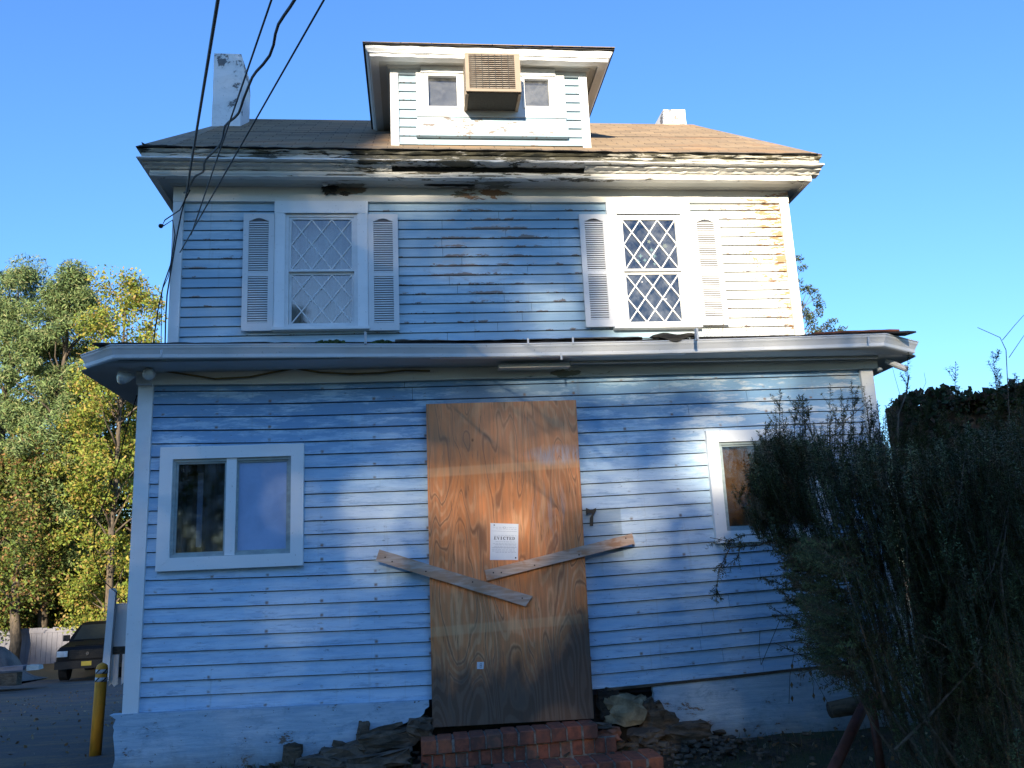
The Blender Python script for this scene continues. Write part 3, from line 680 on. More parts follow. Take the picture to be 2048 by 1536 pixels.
def upper_window(R, label, curtain, mat_c):
    x0, x1, z0, z1 = R; hd = z1 + .0
    b = MB(); cw = .10
    b.box(x0, x0+cw, UY-.028, UY+.03, z0+.03, z1-.10); b.box(x1-cw, x1, UY-.028, UY+.03, z0+.03, z1-.10)
    b.box(x0-.004, x1+.004, UY-.031, UY+.03, z1-.10, zf-.001)
    w = b.build('window', 'trim_window', house, label=label)
    part('sill', 'trim', lambda b: (b.box(x0-.012, x1+.012, UY-.065, UY+.03, z0, z0+.028)), w)
    ins = (x0+cw, x1-cw, z0+.03, z1-.102)
    part('drip_cap', 'trim', lambda b: b.box(ins[0]-.01, ins[1]+.01, UY-.042, UY-.0315, ins[3]-.004, ins[3]+.012), w)
    part('storm_frame', 'sash_white', lambda b: frame4(b, ins, .034, UY-.014, UY+.03), w)
    s = (ins[0]+.035, ins[1]-.035, ins[2]+.032, ins[3]-.035); zm = s[2]+(s[3]-s[2])*.49
    up = (s[0], s[1], zm, s[3]); lo = (s[0], s[1], s[2], zm+.001)
    part('upper_sash', 'sash_white', lambda b: frame4(b, up, .022, UY-.004, UY+.024), w)
    part('lower_sash', 'sash_white', lambda b: frame4(b, (s[0]+.0005, s[1]-.0005, s[2], zm-.002), .024, UY+.026, UY+.045), w)
    for r, y in ((inset(up, .022), UY+.006), (inset((s[0], s[1], s[2], zm-.002), .024), UY+.034)):
        part('glass_pane', 'glass', lambda b: b.box(r[0], r[1], y+.004, y+.007, r[2], r[3]), w)
        lattice(w, r, y)
    b = MB(); n = 28; rings = []
    for i in range(n+1):
        x = s[0]-.05+(s[1]-s[0]+.1)*i/n; yy = UY+.12+.012*math.sin(i*1.7)
        rings.append([(x, yy, s[2]-.02), (x, yy, s[3]+.05)])
    for a, c in zip(rings, rings[1:]): b.quad(a[0], c[0], c[1], a[1])
    b.build('curtain', mat_c, w)
    return w, s
wl, sl = upper_window(WUL, 'shaded diamond-lattice window with white curtain', True, 'curtain_white')
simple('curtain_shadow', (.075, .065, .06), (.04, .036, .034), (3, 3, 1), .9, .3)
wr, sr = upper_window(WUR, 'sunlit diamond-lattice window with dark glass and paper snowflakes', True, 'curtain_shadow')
# paper cut-outs stuck inside the right window
def flower(cx, cz, r, n, y, mat='sticker_paper'):
    b = MB(); pts = [(cx+math.cos(2*PI*k/(2*n))*r*(1 if k % 2 == 0 else .45), cz+math.sin(2*PI*k/(2*n))*r*(1 if k % 2 == 0 else .45)) for k in range(2*n)]
    b.prism(pts, y, y+.001); b.build('paper_snowflake', mat, wr)
yy = UY+.016
simple('sticker_yellow', (.55, .52, .3), (.45, .45, .3), (40, 40, 40), .8)
q = P(1330, 492, yy); flower(q.x, q.z, .033, 6, yy, 'sticker_yellow')
q = P(1298, 483, yy); flower(q.x, q.z, .024, 5, yy, 'sticker_yellow')
for px, py, r in ((1281, 512, .028), (1276, 523, .03), (1290, 520, .024), (1303, 500, .026), (1309, 512, .025), (1310, 527, .022), (1300, 508, .02)):
    q = P(px, py, yy); flower(q.x, q.z, r, 4, yy+random.uniform(0, .004))
for px, py in ((1285, 563), (1333, 597)): q = P(px, py, yy); flower(q.x, q.z, .009, 3, UY+.03, 'paper')

# --- shutters with single louvres
lou = MB(); LW = SHW-.102; lou.box(-LW/2, LW/2, -.0018, .0018, -.0092, .0092, Matrix.Rotation(math.radians(-35), 3, 'X')); lme = None
def shutter(x0, z0, z1, tilt):
    global lme
    x1 = x0+SHW-.006; b = MB(); st = .052; H = z1-z0; zmid = z0+H*.475; zb = z0+.075; zt = z1-.055
    y0, y1 = UY-.040, UY-.018
    b.box(x0, x0+st, y0, y1, z0, z1); b.box(x1-st, x1, y0, y1, z0, z1); b.box(x0+st, x1-st, y0, y1, z0, zb); b.box(x0+st, x1-st, y0, y1, zmid-.02, zmid+.02)
    n = 10; xa, xb = x0+st, x1-st
    for i in range(n):
        u0, u1 = i/n, (i+1)/n; h = lambda u: zt-.02+.03*math.sin(PI*u)**1.5
        a, c = xa+(xb-xa)*u0, xa+(xb-xa)*u1
        b.loft([[(a, y0, h(u0)), (a, y0, z1), (a, y1, z1), (a, y1, h(u0))], [(c, y0, h(u1)), (c, y0, z1), (c, y1, z1), (c, y1, h(u1))]])
    o = b.build('shutter', 'shutter_plastic', house)
    part('shutter_back', 'shutter_gap_shade', lambda c: c.box(x0+st-.002, x1-st+.002, y1-.004, y1-.001, zb, zt), o)
    for a, c in ((zb, zmid-.02), (zmid+.02, zt-.02)):
        k = int((c-a)/.0225)
        for i in range(k):
            z = a+(c-a)*(i+.5)/k
            if lme is None:
                q = lou.build('louvre', 'shutter_plastic', o); lme = q.data
            else: q = link('louvre', lme, o)
            q.location = ((x0+x1)/2, UY-.031, z)
qa, qb = P(487, 428, UY-.03), P(482, 662, UY-.03)
zT, zB = P(515, 428, UY-.03).z, P(515, 662, UY-.03).z
shutter(WUL[0]-SHW+.004, zB, zT, 0); shutter(WUL[1]+.003, P(768, 661, UY-.03).z, P(768, 429, UY-.03).z, 0)
zT, zB = P(1180, 429, UY-.03).z, P(1195, 654, UY-.03).z
shutter(WUR[0]-SHW+.004, zB, zT, 0); shutter(WUR[1]+.003, P(1430, 650, UY-.03).z, P(1412, 431, UY-.03).z, 0)

# --- lower windows
def lower_window(R, label, panes):
    x0, x1, z0, z1 = R; cw = .095
    b = MB(); y0, y1 = LY-.03, LY+.035
    for (a, c) in (((x0, z1), (x0, z0)), ((x1, z0), (x1, z1)), ((x0, z0), (x1, z0)), ((x0, z1), (x1, z1))): pass
    O = [(x0, z0), (x1, z0), (x1, z1), (x0, z1)]; I = [(x0+cw, z0+cw), (x1-cw, z0+cw), (x1-cw, z1-cw), (x0+cw, z1-cw)]
    w = None
    for k in range(4):
        a, c, d, e = O[k], O[(k+1) % 4], I[(k+1) % 4], I[k]; g = .0008
        mbk = MB(); mbk.prism([a, c, d, e], y0-g*k, y1)
        if w is None: w = mbk.build('window', 'trim_window', house, label=label)
        else: mbk.build('casing', 'trim_window', w)
    ins = (x0+cw, x1-cw, z0+cw, z1-cw)
    part('window_frame', 'sash_metal', lambda b: frame4(b, ins, .022, LY-.012, LY+.03), w)
    s = inset(ins, .0225)
    if panes == 2:
        xm = (s[0]+s[1])/2-.005
        part('mullion', 'trim_window', lambda b: b.box(xm-.04, xm+.035, LY-.018, LY+.029, s[2]-.02, s[3]+.02), w)
        rs = [(s[0], xm-.041, s[2], s[3]), (xm+.036, s[1], s[2], s[3])]
    else: rs = [s]
    for r in rs:
        part('sash', 'sash_metal', lambda b: frame4(b, r, .014, LY+.001, LY+.024), w)
        part('glass_pane', 'film_blue' if panes == 2 and r is rs[1] else 'glass_grimy', lambda b: b.box(r[0]+.01, r[1]-.01, LY+.012, LY+.015, r[2]+.01, r[3]-.01), w)
    return w, rs
w1, r1 = lower_window(WLL, 'shaded two-pane window with one dark and one blue-grey pane', 2)
w2, r2 = lower_window(WLR, 'square window with brown curtain behind the yew', 1)
def drape(parent, r, y, mat, amp=.012, fr=1.9):
    b = MB(); n = 26
    f = lambda i: (r[0]-.03+(r[1]-r[0]+.06)*i/n, y+amp*math.sin(i*fr)+amp*.6*math.sin(i*.8))
    for i in range(n):
        (a, ya), (c, yc) = f(i), f(i+1); b.quad((a, ya, r[2]-.05), (c, yc, r[2]-.05), (c, yc, r[3]+.05), (a, ya, r[3]+.05))
    b.build('curtain', mat, parent)
drape(w1, r1[0], LY+.22, 'curtain_dark', .02, 1.3); drape(w1, r1[1], LY+.06, 'shade_blue', .0004)
drape(w2, r2[0], LY+.06, 'curtain_brown', .004)
part('curtain_fold', 'curtain_white' if False else 'shade_blue', lambda b: b.box(r1[0][0]+.12, r1[0][0]+.16, LY+.17, LY+.18, r1[0][2]+.06, r1[0][3]-.06), w1)

# --- porch roof, soffit and gutter
gsag = interp([-3.2, -2.9, -1.6, -.1, 1.2, 2.4, 3.2, 3.6], [.04, .038, .022, -.004, .0, .018, .034, .036])
SO = [(-3.22, 1.2), (-3.22, -.10), (-2.91, -.36), (3.14, -.36), (3.56, -.10), (3.56, 1.2)]
mb = MB(); zS = 2.742
pts = SO[:3]+[(x, -.36) for x in np.linspace(-2.5, 2.8, 14)]+SO[3:]
mb.poly([(x, y, zS+.002*0) for x, y in pts]); mb.poly([(x, y, zS+.012) for x, y in reversed(pts)])
mb.build('porch_soffit', 'soffit_paint', house)
paint('soffit_strip', (.60, .58, .52), .1)
part('soffit_strip', 'soffit_strip', lambda b: b.box(.56, 3.18, -.16, -.135, 2.722, 2.741))
part('soffit_strip', 'soffit_strip', lambda b: b.box(-.02, .555, -.20, -.10, 2.690, 2.712, jit=.004))
gp = [(0, .0), (.052, .0), (.058, .006), (.060, .03), (.075, .06), (.085, .075), (.088, .088), (.094, .092), (.094, .099), (.082, .099), (.078, .07), (.05, .028), (.046, .012), (.008, .010), (.008, .095), (0, .095)]
def gutter(b):
    path = [(-3.14, 1.2), (-3.14, -.06), (-2.88, -.30)]+[(float(x), -.30) for x in np.linspace(-2.6, 2.9, 24)]+[(3.12, -.30), (3.50, -.06), (3.50, 1.2)]
    rings = []
    for i, (x, y) in enumerate(path):
        d0 = Vector((x, y))-Vector(path[i-1]) if i else Vector(path[1])-Vector(path[0])
        d1 = Vector(path[i+1])-Vector((x, y)) if i < len(path)-1 else d0
        d0.normalize(); d1.normalize(); n0 = Vector((d0.y, -d0.x)); n1 = Vector((d1.y, -d1.x)); nn = (n0+n1).normalized(); nn /= max(.5, nn.dot(n1))
        rings.append([(x+nn.x*o, y+nn.y*o, 2.738+gsag(x)+z) for o, z in gp])
    b.loft(rings)
part('gutter', 'gutter_metal', gutter)
def gbase(x): return 2.738+gsag(x)
for px_ in (1386, 733):        # straps on the gutter
    x = P(px_, 705, -.39).x
    part('gutter_strap', 'light_metal', lambda b: b.box(x-.008, x+.008, -.402, -.352, gbase(x)-.015, gbase(x)+.075, Matrix.Rotation(.05, 3, 'X'), (0, 0, .1)))
for px_, dz_ in ((1122, -.04), (1057, .085), (1147, .085), (323, .0), (1740, .02)):
    x = P(px_, 705, -.39).x
    part('gutter_strap', 'light_metal', lambda b: b.box(x-.007, x+.007, -.400, -.392, gbase(x)+dz_, gbase(x)+dz_+.055))
def joint(x):
    part('gutter_joint', 'gutter_metal', lambda b: b.loft([[(xx, -.30-o-.002, 2.738+gsag(xx)+z-.001) for o, z in gp[:9]] for xx in (x, x+.02)], close=False, caps=False))
joint(-2.86); joint(3.08)
def porch_roof(b):
    e = [(-3.16, 1.2), (-3.16, -.08), (-2.89, -.33), (3.13, -.33), (3.52, -.08), (3.52, 1.2)]
    z0 = 2.845; top = [(-2.95, 1.2), (-2.9, 1.2), (-2.6, 1.2), (2.9, 1.2), (3.15, 1.2), (3.2, 1.2)]
    for i in range(5): b.quad((*e[i], z0+gsag(e[i][0])), (*e[i+1], z0+gsag(e[i+1][0])), (*top[i+1], 3.30), (*top[i], 3.30))
part('porch_roof', 'shingle', porch_roof)
def felt(b, x0, x1, seed, z=0., w=.05):
    r = random.Random(seed); rings = []
    for x in np.linspace(x0, x1, max(6, int((x1-x0)*14))):
        y = -.37+r.uniform(-.01, .01); h = .012+r.uniform(0, .006); zz = 2.841+gsag(x)+z
        rings.append([(x, -.2, zz+.02), (x, y, zz), (x, y, zz+h), (x, -.2, zz+h+.02)])
    b.loft(rings)
part('roof_felt', 'roof_felt', lambda b: felt(b, -3.05, 1.5, 3)); part('roof_felt', 'roof_felt', lambda b: felt(b, 1.51, 3.42, 5))
part('slipped_shingle', 'felt_red', lambda b: felt(b, 2.55, 3.28, 7, .018))
# loose rotten boards lying on the porch roof edge
for a, c, y, z, h in ((790, 1285, -.24, 2.885, .034), (640, 800, -.22, 2.888, .008)):
    x0_, x1_ = P(a, 680, y).x, P(c, 680, y).x
    mb = MB(); r = random.Random(a); rings = []
    for x in np.linspace(x0_, x1_, 30):
        hh = h*r.uniform(.75, 1.1); zz = z+gsag(x)-.01; rings.append([(x, y, zz), (x, y+.12, zz+.04), (x, y+.12, zz+.04+hh), (x, y, zz+hh)])
    mb.loft(rings); centred(mb.build('rotten_board', 'roof_debris', None))
    tag(bpy.context.scene.objects[-1] if False else COL.objects[-1], 'long dark rotten board lying along the porch gutter' if a == 790 else 'thin dark rotten lath lying on porch roof under the left upstairs window', 'board')
mb = MB(); r = random.Random(5); rings = []
for i, x in enumerate(np.linspace(P(1305, 680, -.38).x, P(1395, 680, -.38).x, 14)):
    u = i/13; up = .035*math.exp(-((u-.25)/.2)**2)+.022*math.exp(-((u-.8)/.15)**2)+.008; dn = .045*math.exp(-((u-.5)/.2)**2)+r.uniform(0, .006); zz = 2.872+gsag(x)
    rings.append([(x, -.34, zz-dn), (x, -.40, zz-dn-.004), (x, -.405, zz+up*.6), (x, -.30, zz+up+.005)])
mb.loft(rings); tag(centred(mb.build('rotten_flap', 'roof_debris')), 'curled piece of rotten roofing hanging over the gutter below the sunlit window', 'roofing scrap')
def moss(px, Yv, w, label):
    q = P(px, 688, Yv); mb = MB()
    for _ in range(60):
        x = q.x+random.gauss(0, w); z = q.z+random.uniform(-.004, .022); y = Yv+random.uniform(-.02, .02); s_ = random.uniform(.006, .014)
        mb.box(-s_, s_, -s_, s_, -s_*.6, s_*.6, Matrix.Rotation(random.uniform(0, 3), 3, 'Z'), (x, y, z))
    o = mb.build('moss_clump', 'moss'); o['kind'] = 'stuff'; tag(centred(o), label, 'moss')
moss(660, -.36, .06, 'green moss clump on porch roof edge below the left upstairs window'); moss(765, -.36, .035, 'small moss clump beside the end of the long rotten board')
tag_ = None

# --- plywood, planks, paper
def tag_mesh(o, label, cat, group=None): centred(o); return tag(o, label, cat, group)
pc = [P(852, 808, -.045), P(1152, 800, -.045), P(1188, 1437, -.045), P(865, 1455, -.045)]
mb = MB(); mb.prism([(q.x, q.z) for q in pc], -.045, -.028)
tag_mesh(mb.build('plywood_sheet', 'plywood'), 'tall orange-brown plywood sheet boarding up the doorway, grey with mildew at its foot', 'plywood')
def plank(a, b, w, y, th, label, mat, notch=False):
    A, B = P(*a, y), P(*b, y); d = Vector((B.x-A.x, 0, B.z-A.z)); L = d.length; d.normalize(); n = Vector((-d.z, 0, d.x))
    if n.z < 0: n = -n
    t_ = thing('plank', (A+B)/2, label, 'plank', 'loose planks nailed across the plywood')
    mb = MB(); rings = []; r = random.Random(int(L*100)); N = 18
    for i in range(N+1):
        c = A+d*L*i/N; c = Vector((c.x, y, c.z)); e = .003
        tw = w/2*(1+r.uniform(-.02, .02)); yy = y + (.0 if i else 0)
        rings.append([c-n*tw+Vector((0, 0, 0)), c+n*tw, c+n*(tw)+Vector((0, th, 0)), c-n*tw+Vector((0, th, 0))])
    if notch: rings[-1] = [rings[-1][0]-d*.02, rings[-1][1]+d*.012, rings[-1][2]+d*.012, rings[-1][3]-d*.02]
    mb.loft(rings); mb.build('board', mat, t_)
    for s_ in (.05, .1, .32, .62, .95):
        c = A+d*L*s_+n*r.uniform(-.02, .02); m2 = MB()
        m2.loft([[(c.x+math.cos(k*PI/4)*.006, y-.001-h, c.z+math.sin(k*PI/4)*.006) for k in range(8)] for h in (0, .002)]); m2.build('nail_head', 'nail', t_)
plank((755, 1110), (1059, 1203), .088, -.085, .036, 'greyish plank sloping down to the right, from left siding onto the plywood', 'plank_wood_grey', True)
plank((972, 1151), (1267, 1077), .080, -.078, .030, 'pale knotty plank sloping up to the right towards the number seven', 'plank_wood')
def paper(name, pxs, y, mat, label, cat):
    q = [P(*k, y) for k in pxs]; t_ = thing(name, sum(q, Vector())/4, label, cat)
    m2 = MB(); m2.prism([(v.x, v.z) for v in q], y, y+.0012); m2.build('sheet', mat, t_)
    return t_, q
nt_, q = paper('eviction_notice', ((981, 1046), (1037, 1048), (1036, 1120), (980, 1120)), -.0485, 'paper', 'white EVICTED notice stapled to the plywood sheet', 'notice')
def on(q, u, v): return q[0].lerp(q[1], u).lerp(q[3].lerp(q[2], u), v)
def strokes(parent, q, name, rects, mat, y):
    m2 = MB()
    for pts in rects:
        pp = [on(q, u, v) for u, v in pts]; m2.poly([(p.x, y, p.z) for p in pp])
    m2.build(name, mat, parent)
# serif letters drawn as strokes in a 1x1 cell (u right, v down)
S = .12
def bar(x0, y0, x1, y1): return [(x0, y0), (x1, y0), (x1, y1), (x0, y1)]
def dia(x0, y0, x1, y1, w): return [(x0, y0), (x0+w, y0), (x1+w, y1), (x1, y1)]
GL = {'E': [bar(.15, 0, .4, 1), bar(0, 0, .9, .1), bar(0, .9, .95, 1), bar(.4, .45, .7, .55), bar(.82, 0, .92, .28), bar(.86, .72, .96, 1), bar(.64, .32, .72, .68)],
      'V': [dia(.1, 0, .42, 1, .24), dia(.8, 0, .48, 1, .1), bar(0, 0, .46, .08), bar(.66, 0, 1, .08)],
      'I': [bar(.3, 0, .62, 1), bar(.12, 0, .8, .08), bar(.12, .92, .8, 1)],
      'C': [bar(.05, .14, .34, .86), bar(.2, 0, .78, .14), bar(.2, .86, .82, 1), bar(.76, .0, .92, .34), bar(.78, .74, .9, .94)],
      'T': [bar(.36, 0, .64, 1), bar(0, 0, 1, .1), bar(0, 0, .1, .3), bar(.9, 0, 1, .3), bar(.22, .92, .78, 1)],
      'D': [bar(.12, 0, .38, 1), bar(0, 0, .6, .09), bar(0, .91, .6, 1), bar(.7, .2, .96, .8), [(.5, 0), (.7, .05), (.96, .25), (.7, .25)], [(.5, 1), (.7, .75), (.96, .75), (.7, .95)]]}
rects = []
for i, ch in enumerate('EVICTED'):
    u0 = .13+i*.109; 
    for g in GL[ch]: rects.append([(u0+x*.092, .365+y*.082) for x, y in g])
strokes(nt_, q, 'lettering', rects, 'ink', -.0489)
rects = []; r = random.Random(3)
for v in (.105, .15, .21, .325, .50, .555, .585, .64, .67, .72, .755, .79):
    u = r.uniform(.06, .2)
    while u < .88: w_ = r.uniform(.04, .12); rects.append(bar(u, v, min(.93, u+w_), v+.008)); u += w_+.025
rects += [bar(.04, .212, .96, .217), bar(.05, .655, .95, .659)]
rects += [[(.5+.05*math.cos(k*PI/3+a), .115+.03*math.sin(k*PI/3+a)) for a in (0, .5, 1, 1.5)] for k in range(6)]
strokes(nt_, q, 'small_print', rects, 'ink_pale', -.0488)
strokes(nt_, q, 'staple', [bar(.11, .04, .16, .065), bar(.89, .92, .94, .96)], 'ink', -.0490)
st_, q = paper('sticker', ((954, 1324), (968, 1324), (967, 1338), (954, 1338)), -.0485, 'paper', 'tiny white square sticker low on the plywood sheet', 'sticker')
strokes(st_, q, 'print', [bar(.42, .2, .5, .8), bar(.5, .2, .7, .28), bar(.5, .45, .7, .55), bar(.5, .72, .7, .8), bar(.66, .2, .74, .8)], 'ink_pale', -.0489)
# house number 7
q7 = lambda u, v: P(1172+u*20+(v*-0), 1016+v*36, -.012)
o7 = [(0, .0), (.18, .04), (.5, .12), (1, .0), (1, .15), (.72, .45), (.70, 1), (.38, 1), (.40, .55), (.62, .30), (.25, .30), (.1, .38), (0, .38)]
mb = MB(); mb.loft([[(q7(u, v).x, -.018, q7(u, v).z) for u, v in o7], [(q7(u, v).x, -.006, q7(u, v).z) for u, v in o7]])
tag_mesh(mb.build('house_number', 'number_black'), 'dark metal house number 7 beside the plywood sheet', 'number')

# --- air conditioner
wy = DY; y0 = .68
x0, x1 = P(931, 150, y0).x, P(1041, 150, y0).x; zt, zb = P(985, 108, y0).z, P(985, 183.4, y0).z
ac = thing('air_conditioner', ((x0+x1)/2, (wy+y0)/2, zb), 'rusty window air conditioner jutting out between the two dormer panes', 'air conditioner')
part('case', 'ac_metal', lambda b: b.box(x0, x1, y0+.012, wy+.12, zb+.01, zt), ac)
part('bottom_tray', 'ac_dark', lambda b: b.box(x0+.03, x1-.03, y0+.015, wy-.03, zb-.004, zb+.009), ac)
for a in (x0-.004, x1-.026): part('side_rail', 'ac_metal', lambda b: b.box(a, a+.03, y0+.03, wy-.024, zb-.012, zb+.02), ac)
part('front_frame', 'ac_metal', lambda b: [b.box(x0, x0+.035, y0-.006, y0+.012, zb+.03, zt-.012), b.box(x1-.055, x1, y0-.006, y0+.012, zb+.03, zt-.012), b.box(x0, x1, y0-.007, y0+.012, zt-.012, zt+.004), b.box(x0, x1, y0-.008, y0+.012, zb, zb+.03)], ac)
part('coil', 'ac_dark', lambda b: b.box(x0+.035, x1-.055, y0+.004, y0+.011, zb+.03, zt-.012), ac)
gx0, gx1, gz0, gz1 = x0+.035, x1-.055, zb+.03, zt-.012
simple('grille_metal', (.30, .26, .21), (.20, .15, .11), (20, 20, 20), .6)
me_ = None
for i in range(17):
    z = gz0+(gz1-gz0)*(i+.5)/17
    if me_ is None:
        b = MB(); b.box(-(gx1-gx0)/2, (gx1-gx0)/2, -.003, .003, -.0032, .0032); o = b.build('grille_bar', 'grille_metal', ac); me_ = o.data
    else: o = link('grille_bar', me_, ac)
    o.location = ((gx0+gx1)/2, y0-.0045, z)
me_ = None
for i in range(6):
    x = gx0+(gx1-gx0)*(i+1)/7
    if me_ is None: b = MB(); b.box(-.0025, .0025, -.003, .003, -(gz1-gz0)/2, (gz1-gz0)/2); o = b.build('grille_post', 'ac_dark', ac); me_ = o.data
    else: o = link('grille_post', me_, ac)
    o.location = (x, y0-.0115, (gz0+gz1)/2)

# --- lamps at the porch eave
def bulb(mb, c, d, r, L):
    c = Vector(c); d = Vector(d).normalized(); a = d.cross(Vector((0, 0, 1))).normalized(); b = d.cross(a)
    rings = []
    for t_, rr in ((0, .35), (.15, .45), (.45, .8), (.75, 1), (.9, .98), (1, .85), (1.04, .5), (1.05, .1)):
        rings.append([c+d*L*t_+(a*math.cos(k*PI/6)+b*math.sin(k*PI/6))*r*rr for k in range(12)])
    mb.loft(rings)
q = P(288, 755, -.06); fl = thing('floodlight', (q.x, -.02, q.z-.04), 'white twin-headed floodlight on the left porch corner', 'floodlight')
part('mounting_box', 'light_metal', lambda b: b.box(q.x-.05, q.x+.05, -.08, -.015, q.z-.055, q.z+.045), fl)
b = MB(); bulb(b, (q.x+.03, -.10, q.z+.01), (.5, -1, -.15), .048, .11); b.build('lamp_head', 'lamp_clear', fl, True)
b = MB(); bulb(b, (q.x-.06, -.10, q.z+.005), (-.9, -.75, -.35), .052, .12); b.build('lamp_head', 'lamp_clear', fl, True)
q = P(1772, 722, -.05); fr = thing('eave_light', (q.x, -.02, q.z-.08), 'small tube-shaped lamp pointing down at the right porch corner', 'lamp')
b = MB(); b.tube([q, q+Vector((.055, -.05, -.05)), q+Vector((.12, -.1, -.10))], [.022, .026, .026], 10); b.build('lamp_head', 'light_metal', fr)
q2 = P(1757, 738, -.03); b = MB(); bulb(b, (q2.x, -.03, q2.z+.02), (0.2, -.3, -1), .022, .04); b.build('lens', 'lamp_clear', fr, True)

# --- cord on the frieze, cables on the corner, service wires
def wire(name, pts, r, mat, label, cat, group=None, n=5):
    mb = MB(); mb.tube(pts, r, n); o = mb.build(name, mat, None, True); centred(o); return tag(o, label, cat, group)
cp = [(300, 738), (360, 747), (430, 758), (500, 754), (545, 745), (590, 737), (640, 745), (700, 748), (760, 746), (810, 741), (860, 742)]
wire('cord', [P(a, b_, -.05) for a, b_ in cp], .0085, 'cord_yellow', 'old yellow-brown cord sagging along the white board above the left siding', 'cord')
def svc(anchor, top, yt, r, label, wav=0, ya=1.05, ext=1.6):
    A, B = P(*anchor, ya), P(*top, yt); D = B-A; pts = []; N = 60
    for i in range(N+1):
        t_ = ext*i/N; p = A+D*t_
        if wav: p += Vector(((math.sin(t_*31)+.5*math.sin(t_*53))*wav*.6, 0, math.cos(t_*34)*wav*.6)); p.z -= .25*math.sin(PI*min(1, t_))*.35
        pts.append(p)
    return wire('service_wire', pts, r, 'cable_black', label, 'wire', 'service wires running up from the left corner of the house')
svc((372, 392), (436, 0), -3.2, .0095, 'thick straight service wire, leftmost above the tall chimney')
svc((382, 470), (543, 0), -3.2, .0055, 'thin service wire crossing the tall chimney beside the wavy cable', ya=1.12)
svc((368, 388), (588, 0), -3.0, .0085, 'thick wavy service cable drooping from the roof corner', .02)
svc((360, 505), (648, 0), -3.0, .0055, 'thin straight service wire, rightmost over the roof', ya=1.12)
wire('wall_cable', [P(a, b_, 1.14) for a, b_ in ((372, 392), (362, 430), (352, 480), (342, 540), (334, 590), (331, 640), (330, 690))], .007, 'cable_black', 'black cable running down the upper left corner board', 'cable')
wire('wall_cable', [P(a, b_, 1.13) for a, b_ in ((380, 380), (360, 420), (330, 440), (322, 455), (345, 440), (350, 470), (341, 530), (327, 570), (316, 620), (306, 690))], .006, 'cable_black', 'looping black cable swinging out from the upper left corner', 'cable')
wire('wall_cable', [P(a, b_, 1.16) for a, b_ in ((345, 520), (336, 555), (324, 580), (322, 690))], .004, 'cable_black', 'thin black cable hanging just left of the upper corner board', 'cable')
q = P(326, 450, 1.12); mb = MB(); bulb(mb, q, (-.3, -.6, -.5), .022, .045); tag_mesh(mb.build('insulator', 'cable_black', None, True), 'small black wire insulator hanging off the upper left corner', 'insulator')
wire('drop_cable', [P(a, b_, Y_) for a, b_, Y_ in ((274, 790, .1), (255, 850, .3), (235, 930, .8), (210, 1000, 1.4), (190, 1060, 1.8), (187, 1110, 2.1), (205, 1160, 2.6), (232, 1185, 2.9), (255, 1205, 3.0))], .005, 'cable_black', 'thin black cable drooping from the floodlight towards the white gate', 'cable')

# --- foundation
def botF(x): return botL(x)+.003
lf = [(232, 1440), (228, 1470), (232, 1500), (226, 1560), (222, 1640), (560, 1640), (628, 1620), (628, 1536), (640, 1503), (690, 1487), (744, 1462), (790, 1452), (815, 1442), (835, 1437), (846, 1425), (858, 1412)]
pf = [(P(a, b_, -.0).x, P(a, b_, 0).z) for a, b_ in lf]
pf2 = []
r = random.Random(2)
for (xa, za), (xb, zb_) in zip(pf, pf[1:]):
    n = max(1, int(math.dist((xa, za), (xb, zb_))/.03))
    for k in range(n): pf2.append((xa+(xb-xa)*k/n+(r.uniform(-.008, .008)), za+(zb_-za)*k/n+r.uniform(-.008, .008)))
pf2.append(pf[-1])
pf2 += [(x, botF(x)) for x in np.linspace(pf[-1][0], LX0-.1, 12)]
mb = MB(); mb.prism(pf2, -.03, .06); mb.build('foundation', 'foundation_paint', house, label='white painted foundation left of the steps with a ragged broken edge')
rf = [(1306, 1380), (1310, 1405), (1322, 1418), (1330, 1436), (1352, 1446), (1400, 1462), (1450, 1472), (1500, 1500), (1900, 1500)]
pr_ = [(P(a, b_, 0).x, P(a, b_, 0).z) for a, b_ in rf]; pr2 = []
for (xa, za), (xb, zb_) in zip(pr_, pr_[1:]):
    n = max(1, int(math.dist((xa, za), (xb, zb_))/.03))
    for k in range(n): pr2.append((xa+(xb-xa)*k/n+r.uniform(-.008, .008), za+(zb_-za)*k/n+r.uniform(-.008, .008)))
pr2[-1] = (LX1+.02, -.35); pr2 += [(x, botF(x)) for x in np.linspace(LX1+.02, pr_[0][0], 14)]
mb = MB(); mb.prism(pr2, -.015, .06); mb.build('foundation', 'foundation_paint', house, label='blue-white foundation panel right of the steps')
part('sill_shadow', 'rotten_wood', lambda b: b.loft([[(x, -.022, botL(x)-.013), (x, -.022, botL(x)+.0035), (x, .06, botL(x)+.0035), (x, .06, botL(x)-.013)] for x in np.linspace(.72, LX1, 16)]))
part('foundation_core', 'dark_void', lambda b: b.box(LX0+.05, LX1-.05, .07, .3, -.5, .19))
def rock(name, c, s, mat, label, cat, seed, sub=2, group=None):
    bm = bmesh.new(); bmesh.ops.create_cube(bm, size=1); bmesh.ops.subdivide_edges(bm, edges=bm.edges, cuts=3, use_grid_fill=True); r = random.Random(seed)
    for v in bm.verts:
        d = v.co.normalized()*.62; v.co = v.co.lerp(d, .22); v.co += Vector((r.uniform(-1, 1), r.uniform(-1, 1), r.uniform(-1, 1)))*.10
        v.co = Vector((v.co.x*s[0], v.co.y*s[1], v.co.z*s[2]))
    me = bpy.data.meshes.new(name); bm.to_mesh(me); bm.free(); me.materials.append(M[mat])
    o = link(name, me); o.location = c; o.rotation_euler = (r.uniform(-.15, .15), r.uniform(-.15, .15), r.uniform(-.3, .3)); return tag(o, label, cat, group)
def at(px, py, Y): return P(px, py, Y)
